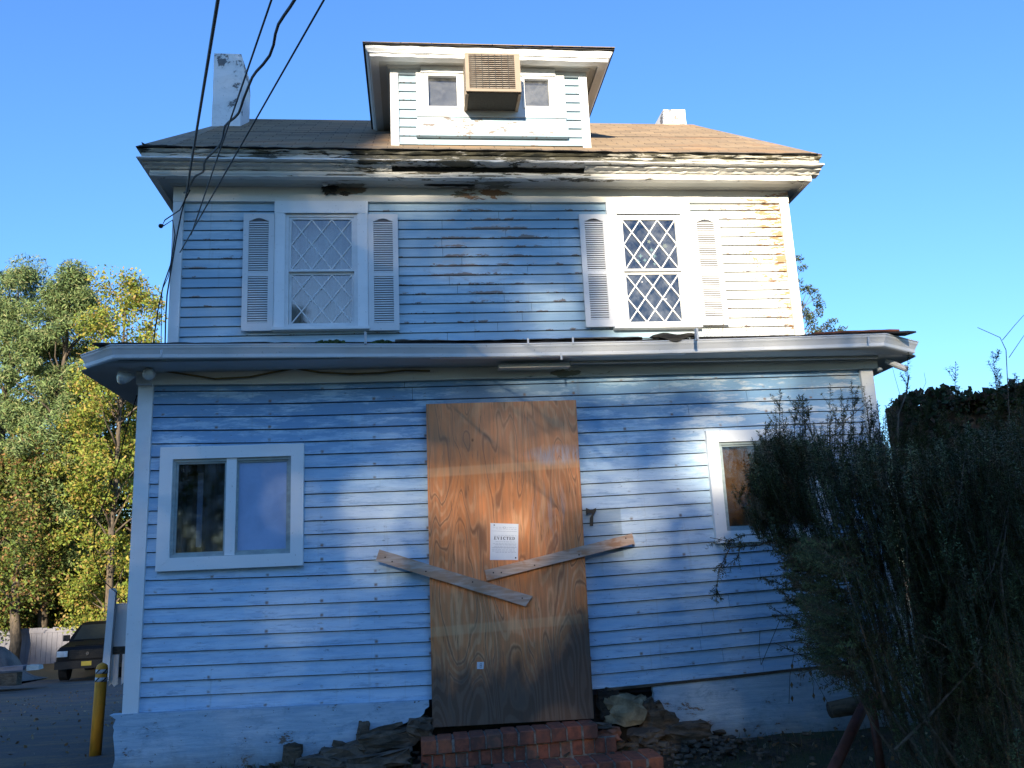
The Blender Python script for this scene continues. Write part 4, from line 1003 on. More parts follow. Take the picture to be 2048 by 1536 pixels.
RK = [((1250, 1418), .02, (.30, .14, .20), 'concrete_old', 'pale yellowish lump of old masonry in the hole right of the steps', 'masonry'),
      ((1320, 1450), -.03, (.22, .14, .22), 'rotten_wood', 'splintered rotten timber beside the right foundation panel', 'timber'),
      ((1215, 1405), .05, (.16, .12, .22), 'rotten_black', 'black decayed timber end next to the foot of the plywood', 'timber'),
      ((1200, 1452), -.14, (.16, .16, .05), 'stone', 'flat grey stone slab at the right end of the top brick step', 'stone'),
      ((1215, 1470), -.17, (.17, .14, .09), 'brick_brown', 'brownish broken brick lump under the flat stone slab', 'brick'),
      ((780, 1476), -.02, (.42, .18, .14), 'rotten_wood', 'thick rotten beam in the broken foundation left of the steps', 'beam'),
      ((840, 1452), .0, (.18, .16, .12), 'stone', 'rounded grey-green stone tucked against the plywood foot on the left', 'stone'),
      ((1295, 1440), .0, (.10, .12, .3), 'rotten_wood', 'upright shard of rotten wood leaning at the hole edge', 'timber'),
      ((690, 1512), -.06, (.30, .2, .16), 'stone', 'pale crumbling masonry lump below the ragged foundation edge', 'masonry'),
      ((725, 1475), -.05, (.07, .08, .20), 'rotten_wood', 'narrow upright splinter in the broken foundation', 'timber'),
      ((760, 1522), -.25, (.4, .3, .10), 'stone', 'grey rubble slab lying left of the brick steps', 'rubble'),
      ((585, 1512), -.05, (.12, .06, .16), 'rotten_wood', 'square of bare brown wood stuck on the left foundation', 'timber'),
      ((640, 1530), -.12, (.3, .16, .12), 'stone', 'brown earthy lump under the square of bare wood', 'rubble'),
      ((1370, 1462), -.08, (.34, .2, .12), 'rotten_wood', 'long mound of rotted wood scraps below the right foundation panel', 'debris'),
      ((1290, 1470), -.12, (.2, .2, .08), 'stone', 'dark broken stone behind the right end of the wide step', 'stone')]
for i, ((a, b_), Y_, s_, mt, lb, ct) in enumerate(RK): rock('rubble' if ct in ('stone', 'rubble', 'masonry', 'debris') else ct, at(a, b_, Y_), s_, mt, lb, ct, i+40)

def chips(cx, cy, sx, sy, n, label, mat, seed, big=.05):
    r = random.Random(seed); mb = MB()
    for _ in range(n):
        x, y = cx+r.gauss(0, sx), min(-.03, cy+r.gauss(0, sy)); L_ = r.uniform(.012, big); z = gz(x, y)+r.uniform(0, .05)
        R3 = Matrix.Rotation(r.uniform(0, 6), 3, 'Z') @ Matrix.Rotation(r.uniform(-.6, .6), 3, 'X')
        mb.box(-L_, L_, -L_*r.uniform(.3, .7), L_*r.uniform(.3, .7), -.006, r.uniform(.004, .018), R3, (x, y, z), L_*.18)
    o = mb.build('debris', mat); o['kind'] = 'stuff'; tag(centred(o), label, 'debris')
chips(-1.35, -.18, .35, .12, 260, 'splinters and crumbs of rotten wood left of the brick steps', 'rotten_wood', 1)
chips(-1.2, -.25, .35, .15, 160, 'grey mortar crumbs scattered left of the brick steps', 'stone', 2, .035)
chips(1.15, -.15, .28, .10, 260, 'splinters of rotten wood heaped under the right foundation panel', 'rotten_wood', 3)
chips(1.3, -.35, .4, .2, 120, 'stony crumbs scattered on the soil right of the steps', 'stone', 4, .03)
r = random.Random(12)
for i, (a, b_, Y_, L_, h_, an, lb) in enumerate(((760, 1462, -.07, .34, .07, .25, 'split plank end poking up along the broken edge left of the steps'), (700, 1495, -.10, .26, .05, -.3, 'short grey-brown splinter board below the ragged foundation edge'), (1330, 1432, -.06, .24, .05, -1.1, 'splintered upright lath at the broken right foundation edge'), (1345, 1455, -.08, .30, .045, -.45, 'slanting rotten lath below the right foundation panel'), (1400, 1472, -.10, .28, .03, -.1, 'low flat strip of rotten wood on the soil below the right panel'))):
    q = P(a, b_, Y_); mb = MB(); rings = []
    for k_ in range(9):
        u = k_/8; x = (u-.5)*L_; hh = h_*(1-.6*u*u)*r.uniform(.75, 1.1); o_ = r.uniform(-.008, .008)
        rings.append([Vector((x, -.02, -hh/2+o_)), Vector((x, -.02+o_, hh/2+o_)), Vector((x, .02, hh/2)), Vector((x, .02, -hh/2))])
    Rm_ = Matrix.Rotation(-an, 3, 'Y'); mb.loft([[Rm_ @ v+q for v in rg] for rg in rings]); tag(centred(mb.build('timber', 'rotten_wood')), lb, 'timber')
# --- brick steps
stp = thing('brick_steps', (0, -.4, -.44), 'crumbling red brick steps below the boarded-up doorway', 'steps')
bmeshes = {}
def brick(x, y, z, w, d, h, rz=0):
    mt = random.choice(['brick_red', 'brick_red', 'brick_dark', 'brick_brown', 'brick_orange', 'brick_dark'])
    key = (round(w, 3), round(d, 3), round(h, 3), mt)
    if key not in bmeshes:
        bm = bmesh.new(); bmesh.ops.create_cube(bm, size=1)
        for v in bm.verts: v.co = Vector((v.co.x*w, v.co.y*d, v.co.z*h))
        bmesh.ops.bevel(bm, geom=bm.edges, offset=.006, segments=1, affect='EDGES')
        me = bpy.data.meshes.new('brick'); bm.to_mesh(me); bm.free(); me.materials.append(M[mt]); bmeshes[key] = me
    o = link('brick', bmeshes[key], stp); o.location = (x+random.uniform(-.002, .002), y+random.uniform(-.006, .006), z+random.uniform(-.003, .003)); o.rotation_euler = (random.uniform(-.02, .02), random.uniform(-.02, .02), rz+random.uniform(-.02, .02))
tilt = .034
sx0, sx1 = -.70, .585
n = 11; pw = (sx1-sx0)/n
for i in range(n): x = sx0+pw*(i+.5); brick(x, -.145, -.068+tilt*(x)*1., pw-.012, .27, .095)
n = 17; sx2 = .72; pw = (sx2-sx0)/n
for i in range(n): x = sx0+pw*(i+.5); brick(x, -.13, -.172+tilt*x, pw-.010, .25, .10)
wx0, wx1 = -1.02, .98; n = 17; pw = (wx1-wx0)/n
for i in range(n): x = wx0+pw*(i+.5); brick(x, -.40, -.272+tilt*x*.8, pw-.013, .32, .095)
wx1 = 1.05; n = 24; pw = (wx1+1.1-.02)/n
for i in range(n): x = -1.08+pw*(i+.5); brick(x, -.36, -.375+tilt*x*.8, pw-.012, .3, .10)
for i in range(18): x = -1.12+.135*(i+.5); brick(x, -.66, -.405+tilt*x*.4, .12, .3, .09)
part('mortar_bed', 'mortar', lambda b: b.loft([[(x, y, z+tilt*x) for y, z in ((-.273, -.114), (-.273, -.030), (-.02, -.030), (-.02, -.114))] for x in (sx0+.01, sx1-.01)]), stp)
part('mortar_bed', 'mortar', lambda b: b.loft([[(x, y, z+tilt*x) for y, z in ((-.249, -.5), (-.249, -.118), (-.02, -.118), (-.02, -.5))] for x in (sx0+.01, sx2-.01)]), stp)
part('mortar_bed', 'mortar', lambda b: b.loft([[(x, y, z+tilt*x*.8) for y, z in ((-.553, -.42), (-.553, -.234), (-.275, -.234), (-.275, -.52), (-.553, -.52))] for x in (-1.0, .97)]), stp)

# --- rusty pipes and log
def pipe(a, b_, r_, label, ext=0.):
    A, B = a, b_; mb = MB(); mb.tube([A, A.lerp(B, .5), B], r_, 14); o = mb.build('rusty_pipe', 'pipe_rust', None, True); tag_mesh(o, label, 'pipe')
A = P(1740, 1385, -1.1); B = P(1668, 1536, -1.5); pipe(A, B+(B-A)*.55, .034, 'thick leaning rust-red pipe at the foot of the yew')
A = P(1742, 1400, -1.35); B = P(1762, 1536, -1.35); pipe(A, B+(B-A)*.6, .027, 'upright rust-red pipe right of the leaning one')
A = P(1660, 1420, -.35); B = P(1760, 1402, -.35); mb = MB(); mb.tube([A, A.lerp(B, .5), B+(B-A)*.3], [.06, .068, .06], 10); tag_mesh(mb.build('log', 'log_wood', None, True), 'short rotting log behind the pipes at the right foundation', 'log')

# --- bollard
bx, by = P(190, 1515, 1.3).x, 1.3; zb0 = gz(bx, by); btop = P(205, 1325, 1.3); Hb = btop.z-zb0; R_ = .048
bo = thing('bollard', (bx, by, zb0), 'yellow bollard with black and white striped bands near the left corner of the house', 'bollard')
top = Vector((btop.x, by, btop.z)); bot = Vector((bx, by, zb0))
def seg(mb, t0, t1, r0, r1=None): mb.tube([bot.lerp(top, t0), bot.lerp(top, t1)], [r0, r1 or r0], 20)
mb = MB(); pts = [bot.lerp(top, t_) for t_ in (0, .5, .94, .97, .985, 1.0)]; mb.tube(pts, [R_, R_, R_, R_*.88, R_*.62, R_*.1], 20); mb.build('post', 'bollard_yellow', bo, True)
for t0 in (.80, .885):
    mb = MB(); seg(mb, t0, t0+.045, R_+.0015); mb.build('reflective_band', 'band_white', bo, True)
    for k in range(5):
        mb = MB(); a0 = k*2*PI/5; rings = []
        for j in range(7):
            u = j/6; aa = a0+u*.75; zz = bot.lerp(top, t0+.045*u); w_ = .32
            rings.append([zz+Vector((math.cos(aa+d)*(R_+.003), math.sin(aa+d)*(R_+.003), 0)) for d in (0, w_)])
        for a, b_ in zip(rings, rings[1:]): mb.quad(a[0], a[1], b_[1], b_[0])
        mb.build('stripe', 'band_black', bo)

# --- white gate remains behind the left corner
Yg = 3.0; gt = thing('gate', (P(235, 1370, Yg).x, Yg, gz(-3.8, Yg)), 'broken white board gate with a tall leaning post behind the left corner of the house', 'gate')
A, B = P(211, 1345, Yg), P(224, 1180, Yg); A2 = A+(A-B)*.1
mb = MB(); mb.prism([(A2.x-.03, A2.z), (A2.x+.045, A2.z), (B.x+.045, B.z-.02), (B.x+.02, B.z+.02), (B.x-.02, B.z+.01)], Yg-.03, Yg+.03); mb.build('post', 'trim', gt)
q0, q1 = P(222, 1208, Yg), P(300, 1290, Yg)
mb = MB(); mb.box(q0.x, q1.x+.3, Yg+.04, Yg+.06, q1.z, q0.z, jit=.002); mb.build('panel', 'white_plaster', gt)
mb = MB(); mb.box(q0.x, q1.x+.3, Yg+.035, Yg+.065, q1.z-.075, q1.z-.005); mb.build('rail', 'rotten_wood', gt); 
z_a, z_b = q1.z-.08, P(230, 1372, Yg).z
mb = MB(); mb.box(q0.x, q1.x+.3, Yg+.062, Yg+.085, z_a-.13, z_a-.09); mb.build('rail', 'rotten_wood', gt)
xx = q0.x+.01; k = 0
while xx < q1.x+.25:
    mb = MB(); w_ = .085; pts = [(xx, z_b+random.uniform(-.02, .03)), (xx+w_*.3, z_b+random.uniform(0, .05)), (xx+w_*.6, z_b-random.uniform(0, .02)), (xx+w_, z_b+random.uniform(0, .04)), (xx+w_, z_a), (xx, z_a)]
    mb.prism(pts, Yg+.04, Yg+.06); mb.build('picket', 'white_plaster', gt); xx += w_+.035

# --- pickup truck on the driveway
def truck(loc, rz):
    t_ = thing('pickup_truck', loc, 'black pickup truck parked nose-out at the end of the driveway', 'truck'); T = Matrix.Translation(loc) @ Matrix.Rotation(rz, 4, 'Z')
    def bp(name, mat, fn, parent=None, smooth=False):
        b = MB(); fn(b); b.v = [tuple(T @ Vector(v)) for v in b.v]; return b.build(name, mat, parent or t_, smooth)
    # nose towards -y ; x across ; width 1.95
    sec = [(-2.7, .48, .95, .90), (-2.62, .42, 1.10, .95), (-1.5, .40, 1.20, .98), (-1.2, .40, 1.22, .98), (2.7, .45, 1.22, .98)]
    bp('body', 'truck_paint', lambda b: b.loft([[(-w_, y, z0), (w_, y, z0), (w_, y, z1-.12), (w_*.9, y, z1), (-w_*.9, y, z1), (-w_, y, z1-.12)] for y, z0, z1, w_ in sec]))
    bp('cab', 'truck_paint', lambda b: b.loft([[(-w_, y0_, z), (w_, y0_, z), (w_, y1_, z), (-w_, y1_, z)] for z, w_, y0_, y1_ in ((1.2, .93, -1.25, 1.1), (1.35, .92, -1.05, 1.08), (1.72, .78, -.45, .95), (1.80, .70, -.2, .85))]))
    bp('windscreen', 'truck_glass', lambda b: b.poly([(-.80, -1.20, 1.26), (.80, -1.20, 1.26), (.70, -.50, 1.72), (-.70, -.50, 1.72)]))
    bp('grille', 'truck_trim', lambda b: [b.box(-.55, .55, -2.735, -2.70, .72, 1.0)]+[b.box(-.54, .54, -2.75, -2.735, .74+.055*i, .755+.055*i) for i in range(5)])
    bp('grille_emblem', 'chrome', lambda b: b.prism([(-.03, .82), (.03, .82), (.055, .9), (0, .93), (-.055, .9)], -2.765, -2.751))
    bp('bumper', 'truck_trim', lambda b: b.box(-.95, .95, -2.82, -2.66, .42, .66))
    for s_ in (-1, 1): bp('headlight', 'lamp_clear', lambda b: b.box(min(s_*.60, s_*.92), max(s_*.60, s_*.92), -2.73, -2.62, .80, .98))
    bp('number_plate', 'plate_yellow', lambda b: b.box(-.15, .15, -2.835, -2.822, .5, .64))
    bp('hood_bulge', 'truck_paint', lambda b: b.loft([[(-.5, y, z), (.5, y, z), (.42, y, z+.05), (-.42, y, z+.05)] for y, z in ((-2.5, 1.08), (-1.4, 1.19))]))
    for s_ in (-1, 1): bp('mirror', 'truck_trim', lambda b: b.box(min(s_*.98, s_*1.18), max(s_*.98, s_*1.18), -1.0, -.9, 1.22, 1.42))
    for s_ in (-1, 1):
        for y in (-1.75, 1.75):
            w_ = bp('wheel', 'tyre', lambda b: b.loft([[(s_*x, y+math.cos(k*PI/9)*.39, .39+math.sin(k*PI/9)*.39) for k in range(18)] for x in (.74, .99)]))
            bp('rim', 'chrome', lambda b: b.loft([[(s_*x, y+math.cos(k*PI/6)*.22, .39+math.sin(k*PI/6)*.22) for k in range(12)] for x in (.985, 1.0)]), w_)
TY = 26
def onground(px, py, y0=2, y1=60):
    best = None
    for Y_ in np.linspace(y0, y1, 600):
        q = P(px, py, Y_)
        if best is None and q.z <= gz(q.x, Y_)+.02: return q
    return P(px, py, y1)
qt = P(152, 1345, 24); qt.z = gz(qt.x, 24)
print('truck', qt, onground(152, 1348))
truck(Vector((qt.x, 24+2.7, qt.z+.0)), .12)

# --- stuff under a tarp, far fence
q = P(28, 1322, 19); 
mb = MB(); r = random.Random(9); rings = []
X0t, X1t = P(-60, 1300, 19).x, P(66, 1300, 19).x
prof = [(0, .55), (.25, .95), (.42, 1.0), (.55, .95), (.7, .5), (.85, .35), (1, .22)]
gt0 = gz(-8, 19)
for u, h in prof:
    x = X0t+(X1t-X0t)*u; hh = 1.1*h
    rings.append([(x, 18.2, gt0+.25+r.uniform(0, .05)), (x, 18.5, gt0+hh*.7+r.uniform(0, .1)), (x, 19.0, gt0+hh+.1), (x, 19.8, gt0+hh*.8), (x, 20.2, gt0+.2)])
mb.loft(rings); tag_mesh(mb.build('tarp_heap', 'tarp', None, True), 'grey tarpaulin draped over a heap at the left edge beyond the driveway', 'tarpaulin')
for k, (a, b_, w_, mt, lb) in enumerate(((30, 1335, .6, 'vinyl_fence', 'long white board lying in front of the tarpaulin heap'), (75, 1333, .3, 'sash_metal', 'short pale board lying right of the tarpaulin heap'), (10, 1350, .8, 'log_wood', 'dark crate-like box at the left edge in front of the tarpaulin'))):
    q = P(a, b_, 17.5); mb = MB(); mb.box(q.x-w_/2, q.x+w_/2, 17.2, 17.5, q.z-.06*(4 if k == 2 else 1), q.z+.05, jit=.02); tag_mesh(mb.build('board' if k < 2 else 'crate', mt), lb, 'board' if k < 2 else 'crate')
Yf = 30; fn = thing('far_fence', (P(100, 1290, Yf).x, Yf, gz(-12, Yf)), 'white panel fence standing behind the black pickup truck', 'fence')
xa, xb = P(-160, 1260, Yf).x, P(420, 1260, Yf).x; zt = P(90, 1256, Yf).z; zb_ = gz(-12, Yf)-.2; x = xa; pm = None
while x < xb:
    if pm is None:
        b = MB(); b.box(-.09, .09, -.015, .015, zb_, zt); o = b.build('fence_board', 'vinyl_fence', fn); pm = o.data
    else: o = link('fence_board', pm, fn)
    o.location = (x, Yf+random.uniform(-.004, .004), random.uniform(-.03, .03)); x += .19
mb = MB(); mb.box(xa, xb, Yf-.04, Yf-.016, zt-.18, zt-.06); mb.build('fence_rail', 'vinyl_fence', fn)

# ------------------------------------------------------------------ foliage tools
def rotm(n):                           # n random rotation matrices
    q = rng.normal(size=(n, 4)); q /= np.linalg.norm(q, axis=1)[:, None]; w_, x, y, z = q.T
    return np.stack([1-2*(y*y+z*z), 2*(x*y-w_*z), 2*(x*z+w_*y), 2*(x*y+w_*z), 1-2*(x*x+z*z), 2*(y*z-w_*x), 2*(x*z-w_*y), 2*(y*z+w_*x), 1-2*(x*x+y*y)], 1).reshape(n, 3, 3)
LEAF = np.array([[-.5, 0, 0], [0, -.28, .04], [.5, 0, 0], [0, .28, .04]])
NEED = np.array([[-.5, 0, 0], [0, -.06, 0], [.5, 0, 0], [0, .06, 0]])
def leaves(name, pts, size, pal, mat, parent, shape=LEAF, hang=0., **kw):
    n = len(pts); R = rotm(n); s_ = rng.uniform(*size, n)
    v = np.einsum('nij,kj->nki', R, shape)*s_[:, None, None]+pts[:, None, :]
    pal = np.array(pal); c = pal[rng.integers(0, len(pal), n)]*rng.uniform(.7, 1.25, (n, 1))
    return fastmesh(name, v, 4, mat, c, parent, **kw)
def clumps(centres, rad, per, squash=.7):
    n = len(centres); k = np.repeat(np.arange(n), per); d = rng.normal(size=(n*per, 3)); d /= np.linalg.norm(d, axis=1)[:, None]
    r_ = rng.uniform(0, 1, (n*per, 1))**.5; rr = (rad if np.ndim(rad) == 0 else np.repeat(rad, per)[:, None])
    return centres[k]+d*r_*rr*np.array([1, 1, squash])
def limbs_mesh(mb, base, top, r0, ends, rb):
    base, top = Vector(base), Vector(top); N = 8
    tr = [base.lerp(top, i/N)+Vector((random.uniform(-1, 1), random.uniform(-1, 1), 0))*r0*.6*(i > 0) for i in range(N+1)]
    mb.tube(tr, [r0*(1-.8*i/N) for i in range(N+1)], 9)
    for e in ends:
        e = Vector(e); h = max(.12, min(.95, (e.z-base.z)/(top.z-base.z)-.12)); k = h*N; i = int(k); s_ = tr[i].lerp(tr[min(N, i+1)], k-i)
        mid = s_.lerp(e, .5)+Vector((random.uniform(-.3, .3), random.uniform(-.3, .3), random.uniform(-.1, .4)))*.6
        mb.tube([s_, s_.lerp(mid, .5)+Vector((0, 0, .1)), mid, e], [rb, rb*.8, rb*.55, rb*.15], 5)
def tree(name, base, H, rad, zlo, ncl, per, size, pal, label, cr=.7, mat='leaf', shape=LEAF, squash=.6, r0=.2, group=None, cone=0, fine=.0):
    t_ = thing(name, base, label, 'tree', group); b = Vector(base)
    cs = []
    while len(cs) < ncl:
        u = rng.uniform(0, 1); a = rng.uniform(0, 2*PI); rr = rng.uniform(.15, 1)**.6
        z = zlo+(H-zlo)*u; w_ = math.sin(PI*(.12+.83*u))**.7 if not cone else (1-u)**.75*.95+.08
        w_ *= 1+.22*math.sin(a*3+u*7+H)
        cs.append((b.x+math.cos(a)*rr*rad*w_, b.y+math.sin(a)*rr*rad*w_, b.z+z))
    cs = np.array(cs); mb = MB(); limbs_mesh(mb, b, b+Vector((0, 0, H*.93)), r0, cs[::3], r0*.28); mb.build('trunk', 'bark', t_, True)
    leaves('crown', clumps(cs, rng.uniform(cr*.5, cr*1.2, len(cs)), per, squash), size, pal, mat, t_, shape)
    return t_
PINE = [(.14, .21, .075), (.10, .16, .06), (.18, .25, .09), (.21, .26, .10), (.07, .11, .045), (.25, .25, .11), (.16, .23, .08)]  # greens lightened and blued: lens haze put into the needle colours
YEL = [(.32, .32, .05), (.20, .27, .04), (.36, .30, .06), (.14, .21, .04), (.36, .25, .08), (.26, .30, .06), (.22, .28, .05)]
MIXD = [(.13, .19, .04), (.20, .24, .05), (.25, .25, .05), (.08, .12, .03), (.30, .17, .07), (.17, .23, .05), (.10, .16, .04)]
RUS = [(.32, .14, .06), (.26, .12, .05), (.2, .12, .05), (.12, .12, .04), (.34, .2, .1)]
def ground_at(px, Y_): q = P(px, 1250, Y_); return Vector((q.x, Y_, gz(q.x, Y_)))
def Hof(px, py, Y_): q = P(px, py, Y_); return q.z-gz(q.x, Y_)
G1 = 'trees beyond the driveway'
b0 = ground_at(-30, 33); tree('pine_tree', b0, Hof(40, 545, 33), 3.9, 2.6, 230, 640, (.12, .27), PINE, 'big green pine at the left edge beyond the driveway', .85, 'needle', np.array([[-.5, 0, 0], [0, -.11, .02], [.5, 0, 0], [0, .11, .02]]), .7, .28, G1)
b0 = ground_at(90, 31); tree('pine_tree', b0, Hof(95, 548, 31), 2.3, 3.2, 130, 560, (.12, .26), PINE, 'slimmer pale green pine between the big pine and the yellow tree', .7, 'needle', np.array([[-.5, 0, 0], [0, -.11, .02], [.5, 0, 0], [0, .11, .02]]), .9, .22, G1)
b0 = ground_at(215, 29); tree('maple_tree', b0, Hof(215, 555, 29), 2.4, 1.2, 130, 260, (.08, .18), YEL, 'yellowing leafy tree right behind the left corner of the house', .75, 'leaf', LEAF, .8, .16, G1)
b0 = ground_at(150, 34); tree('broadleaf_tree', b0, Hof(150, 840, 34), 3.2, .8, 130, 420, (.09, .20), MIXD, 'low green and rust-coloured tree under the pines', .8, 'leaf', LEAF, .8, .2, G1)
b0 = ground_at(30, 29.5); tree('vine_covered_tree', b0, Hof(20, 900, 29.5), 2.0, 1.6, 70, 300, (.09, .19), RUS[2:4]+MIXD, 'short bare-trunked tree hung with rusty vines at the left edge', .7, 'leaf', LEAF, 1.3, .22, G1)
b0 = ground_at(260, 33); tree('broadleaf_tree', b0, Hof(262, 700, 33), 2.6, .6, 110, 420, (.09, .19), MIXD+YEL[:2], 'green and yellow tree showing just left of the lower corner board', .8, 'leaf', LEAF, .9, .18, G1)
# undergrowth
cs = np.array([[P(px, 1240, 31.5).x, 31.5+rng.uniform(-1, 1.5), gz(-12, 31)+rng.uniform(.2, 3.2)] for px in rng.uniform(-200, 330, 260)])
o = leaves('undergrowth', clumps(cs, .55, 170, .9), (.10, .2), MIXD+YEL[:2]+[(.04, .06, .02)]*3, 'leaf', None); o['kind'] = 'stuff'
tag(o, 'dense leafy vines and shrubs along the back of the driveway', 'undergrowth')
# far wood behind, so that the trees do not float on empty sky
cs = np.array([[x, 48+rng.uniform(-3, 3), -1.5+rng.uniform(.5, 6.0)] for x in rng.uniform(-45, 4, 420)])
o = leaves('far_wood', clumps(cs, 1.3, 110, .9), (.3, .6), [(.05, .07, .025), (.09, .10, .03), (.14, .12, .04), (.16, .09, .04)], 'leaf', None); o['kind'] = 'stuff'; tag(o, 'distant mass of autumn woodland behind the driveway trees', 'wood')
# tree peeping out right of the upper wall
q = P(1600, 640, 9); t_ = thing('cedar_tree', (q.x-.35, 9, -.3), 'small green tree peeping out behind the upper right corner of the house', 'tree')
cs = np.array([[P(px, py, 9).x, 9+rng.uniform(-.3, .3), P(px, py, 9).z] for px, py in ((1600, 515), (1597, 540), (1600, 560), (1603, 578), (1612, 580), (1625, 584), (1615, 602), (1628, 600), (1640, 605), (1612, 620), (1625, 622), (1636, 628), (1645, 612), (1610, 640), (1622, 645), (1655, 650), (1640, 660), (1650, 655), (1665, 660), (1630, 668), (1615, 665), (1670, 668))])
mb = MB(); limbs_mesh(mb, (q.x-.35, 9, -.3), (q.x-.35, 9, P(1590, 500, 9).z), .08, cs, .018); mb.build('trunk', 'bark', t_, True)
cs2 = np.array([[q.x-.35+rng.normal(0, .35), 9+rng.normal(0, .4), rng.uniform(2, 5.4)] for _ in range(60)])
leaves('crown', np.concatenate([clumps(cs, .12, 60, .7), clumps(cs2, .3, 60, .8)]), (.05, .1), [(.08, .11, .05), (.11, .14, .07), (.05, .08, .04)], 'leaf', t_, NEED*np.array([1, 2.4, 1]))
# dead vine hanging in front of the right-hand foundation
vn = thing('dead_vine', P(1600, 1400, -.12), 'thin dead vine with a few brown leaves hanging over the right-hand foundation', 'vine')
mb = MB()
for pts_px in (((1590, 1300), (1580, 1350), (1578, 1408)), ((1610, 1310), (1625, 1350), (1655, 1405)), ((1615, 1330), (1628, 1365), (1626, 1390)), ((1520, 1260), (1518, 1300), (1522, 1330), (1560, 1240))): mb.tube([P(a, b_, -.12) for a, b_ in pts_px], .0022, 4)
mb.build('stem', 'twig_brown', vn)
for k_, (px, py) in enumerate(((1584, 1332), (1583, 1370), (1584, 1397), (1621, 1347), (1627, 1392), (1648, 1398))):
    q = P(px, py, -.13); a = .018; mb = MB(); mb.poly([(q.x-a*.6, q.y, q.z), (q.x, q.y-.008, q.z+a*1.4), (q.x+a*.7, q.y, q.z+.003), (q.x+.004, q.y+.004, q.z-a*1.5)]); mb.build('leaf', 'dead_leaf', vn)
# bare twigs against the sunlit siding
mb = MB()
for k in range(16):
    px = rng.uniform(1420, 1600); A = P(px, 672, -.1); A.y = .2; B = P(px+rng.uniform(-60, 60), rng.uniform(590, 650), .6); mid = A.lerp(B, .5)+Vector((rng.uniform(-.06, .06), 0, rng.uniform(-.02, .06)))
    mb.tube([A, mid, B], [.0022, .0016, .0008], 3)
simple('twig', (.24, .17, .10), (.15, .10, .06)); o = mb.build('dry_twigs', 'twig'); o['kind'] = 'stuff'; tag_mesh(o, 'thin dry twigs growing on the porch roof below the sunlit shutters', 'twigs')

# ------------------------------------------------------------------ ivy fence on the right
Yv = -.9
iv = thing('ivy_fence', (P(1950, 1300, Yv).x, Yv, -.4), 'tall dark wooden fence overgrown with ivy, right of the house behind the yew', 'fence')
fx0 = P(1802, 900, Yv).x; ztop = P(1900, 812, Yv).z; x = fx0; fm = None
hole = P(1893, 858, Yv)
for k in range(26):
    if fm is None: b = MB(); b.box(-.066, .066, -.012, .012, -.45, ztop); o = b.build('fence_board', 'ivy_fence_wood', iv); fm = o.data
    else: o = link('fence_board', fm, iv)
    o.location = (x+.067, Yv+random.uniform(-.003, .003), random.uniform(-.02, .01)); x += .136
mb = MB(); mb.box(fx0-.05, fx0, Yv-.05, Yv+.05, -.45, ztop+.0); mb.build('fence_post', 'ivy_fence_wood', iv)
IVY = [(.035, .055, .02), (.05, .07, .025), (.07, .05, .03), (.03, .04, .02), (.09, .06, .04), (.045, .07, .03)]
n = 9000; xx = fx0+rng.uniform(-.03, 3.3, n); zz = rng.uniform(-.3, ztop+.03, n); pts = np.stack([xx, Yv-.03-rng.uniform(0, .14, n), zz], 1)
cu = rng.uniform(0, 3.3, 2600); crest = np.stack([fx0+cu, Yv+rng.uniform(-.15, .1, 2600), ztop+rng.uniform(-.05, 1, 2600)*(.05+.06*np.sin(cu*9)*np.sin(cu*3.7+1)+.05*cu/3)], 1)
sp = []
for _ in range(26):
    c = np.array([fx0+rng.uniform(.25, 3.2), Yv, ztop]); h = rng.uniform(.05, .16)
    sp.append(c+np.stack([rng.normal(0, .035, 26), rng.normal(0, .04, 26), rng.uniform(0, h, 26)], 1))
bigc = np.array([[P(px, py, Yv).x, Yv, P(px, py, Yv).z] for px, py in ((1990, 795), (2020, 790), (2040, 780), (2048, 800), (2010, 800), (1960, 806), (1940, 810))])
sp.append(clumps(bigc, .10, 90, .8))
leaves('ivy', np.concatenate([pts, crest]+sp), (.03, .075), IVY, 'leaf', iv, LEAF*np.array([1, 1.6, 1]))

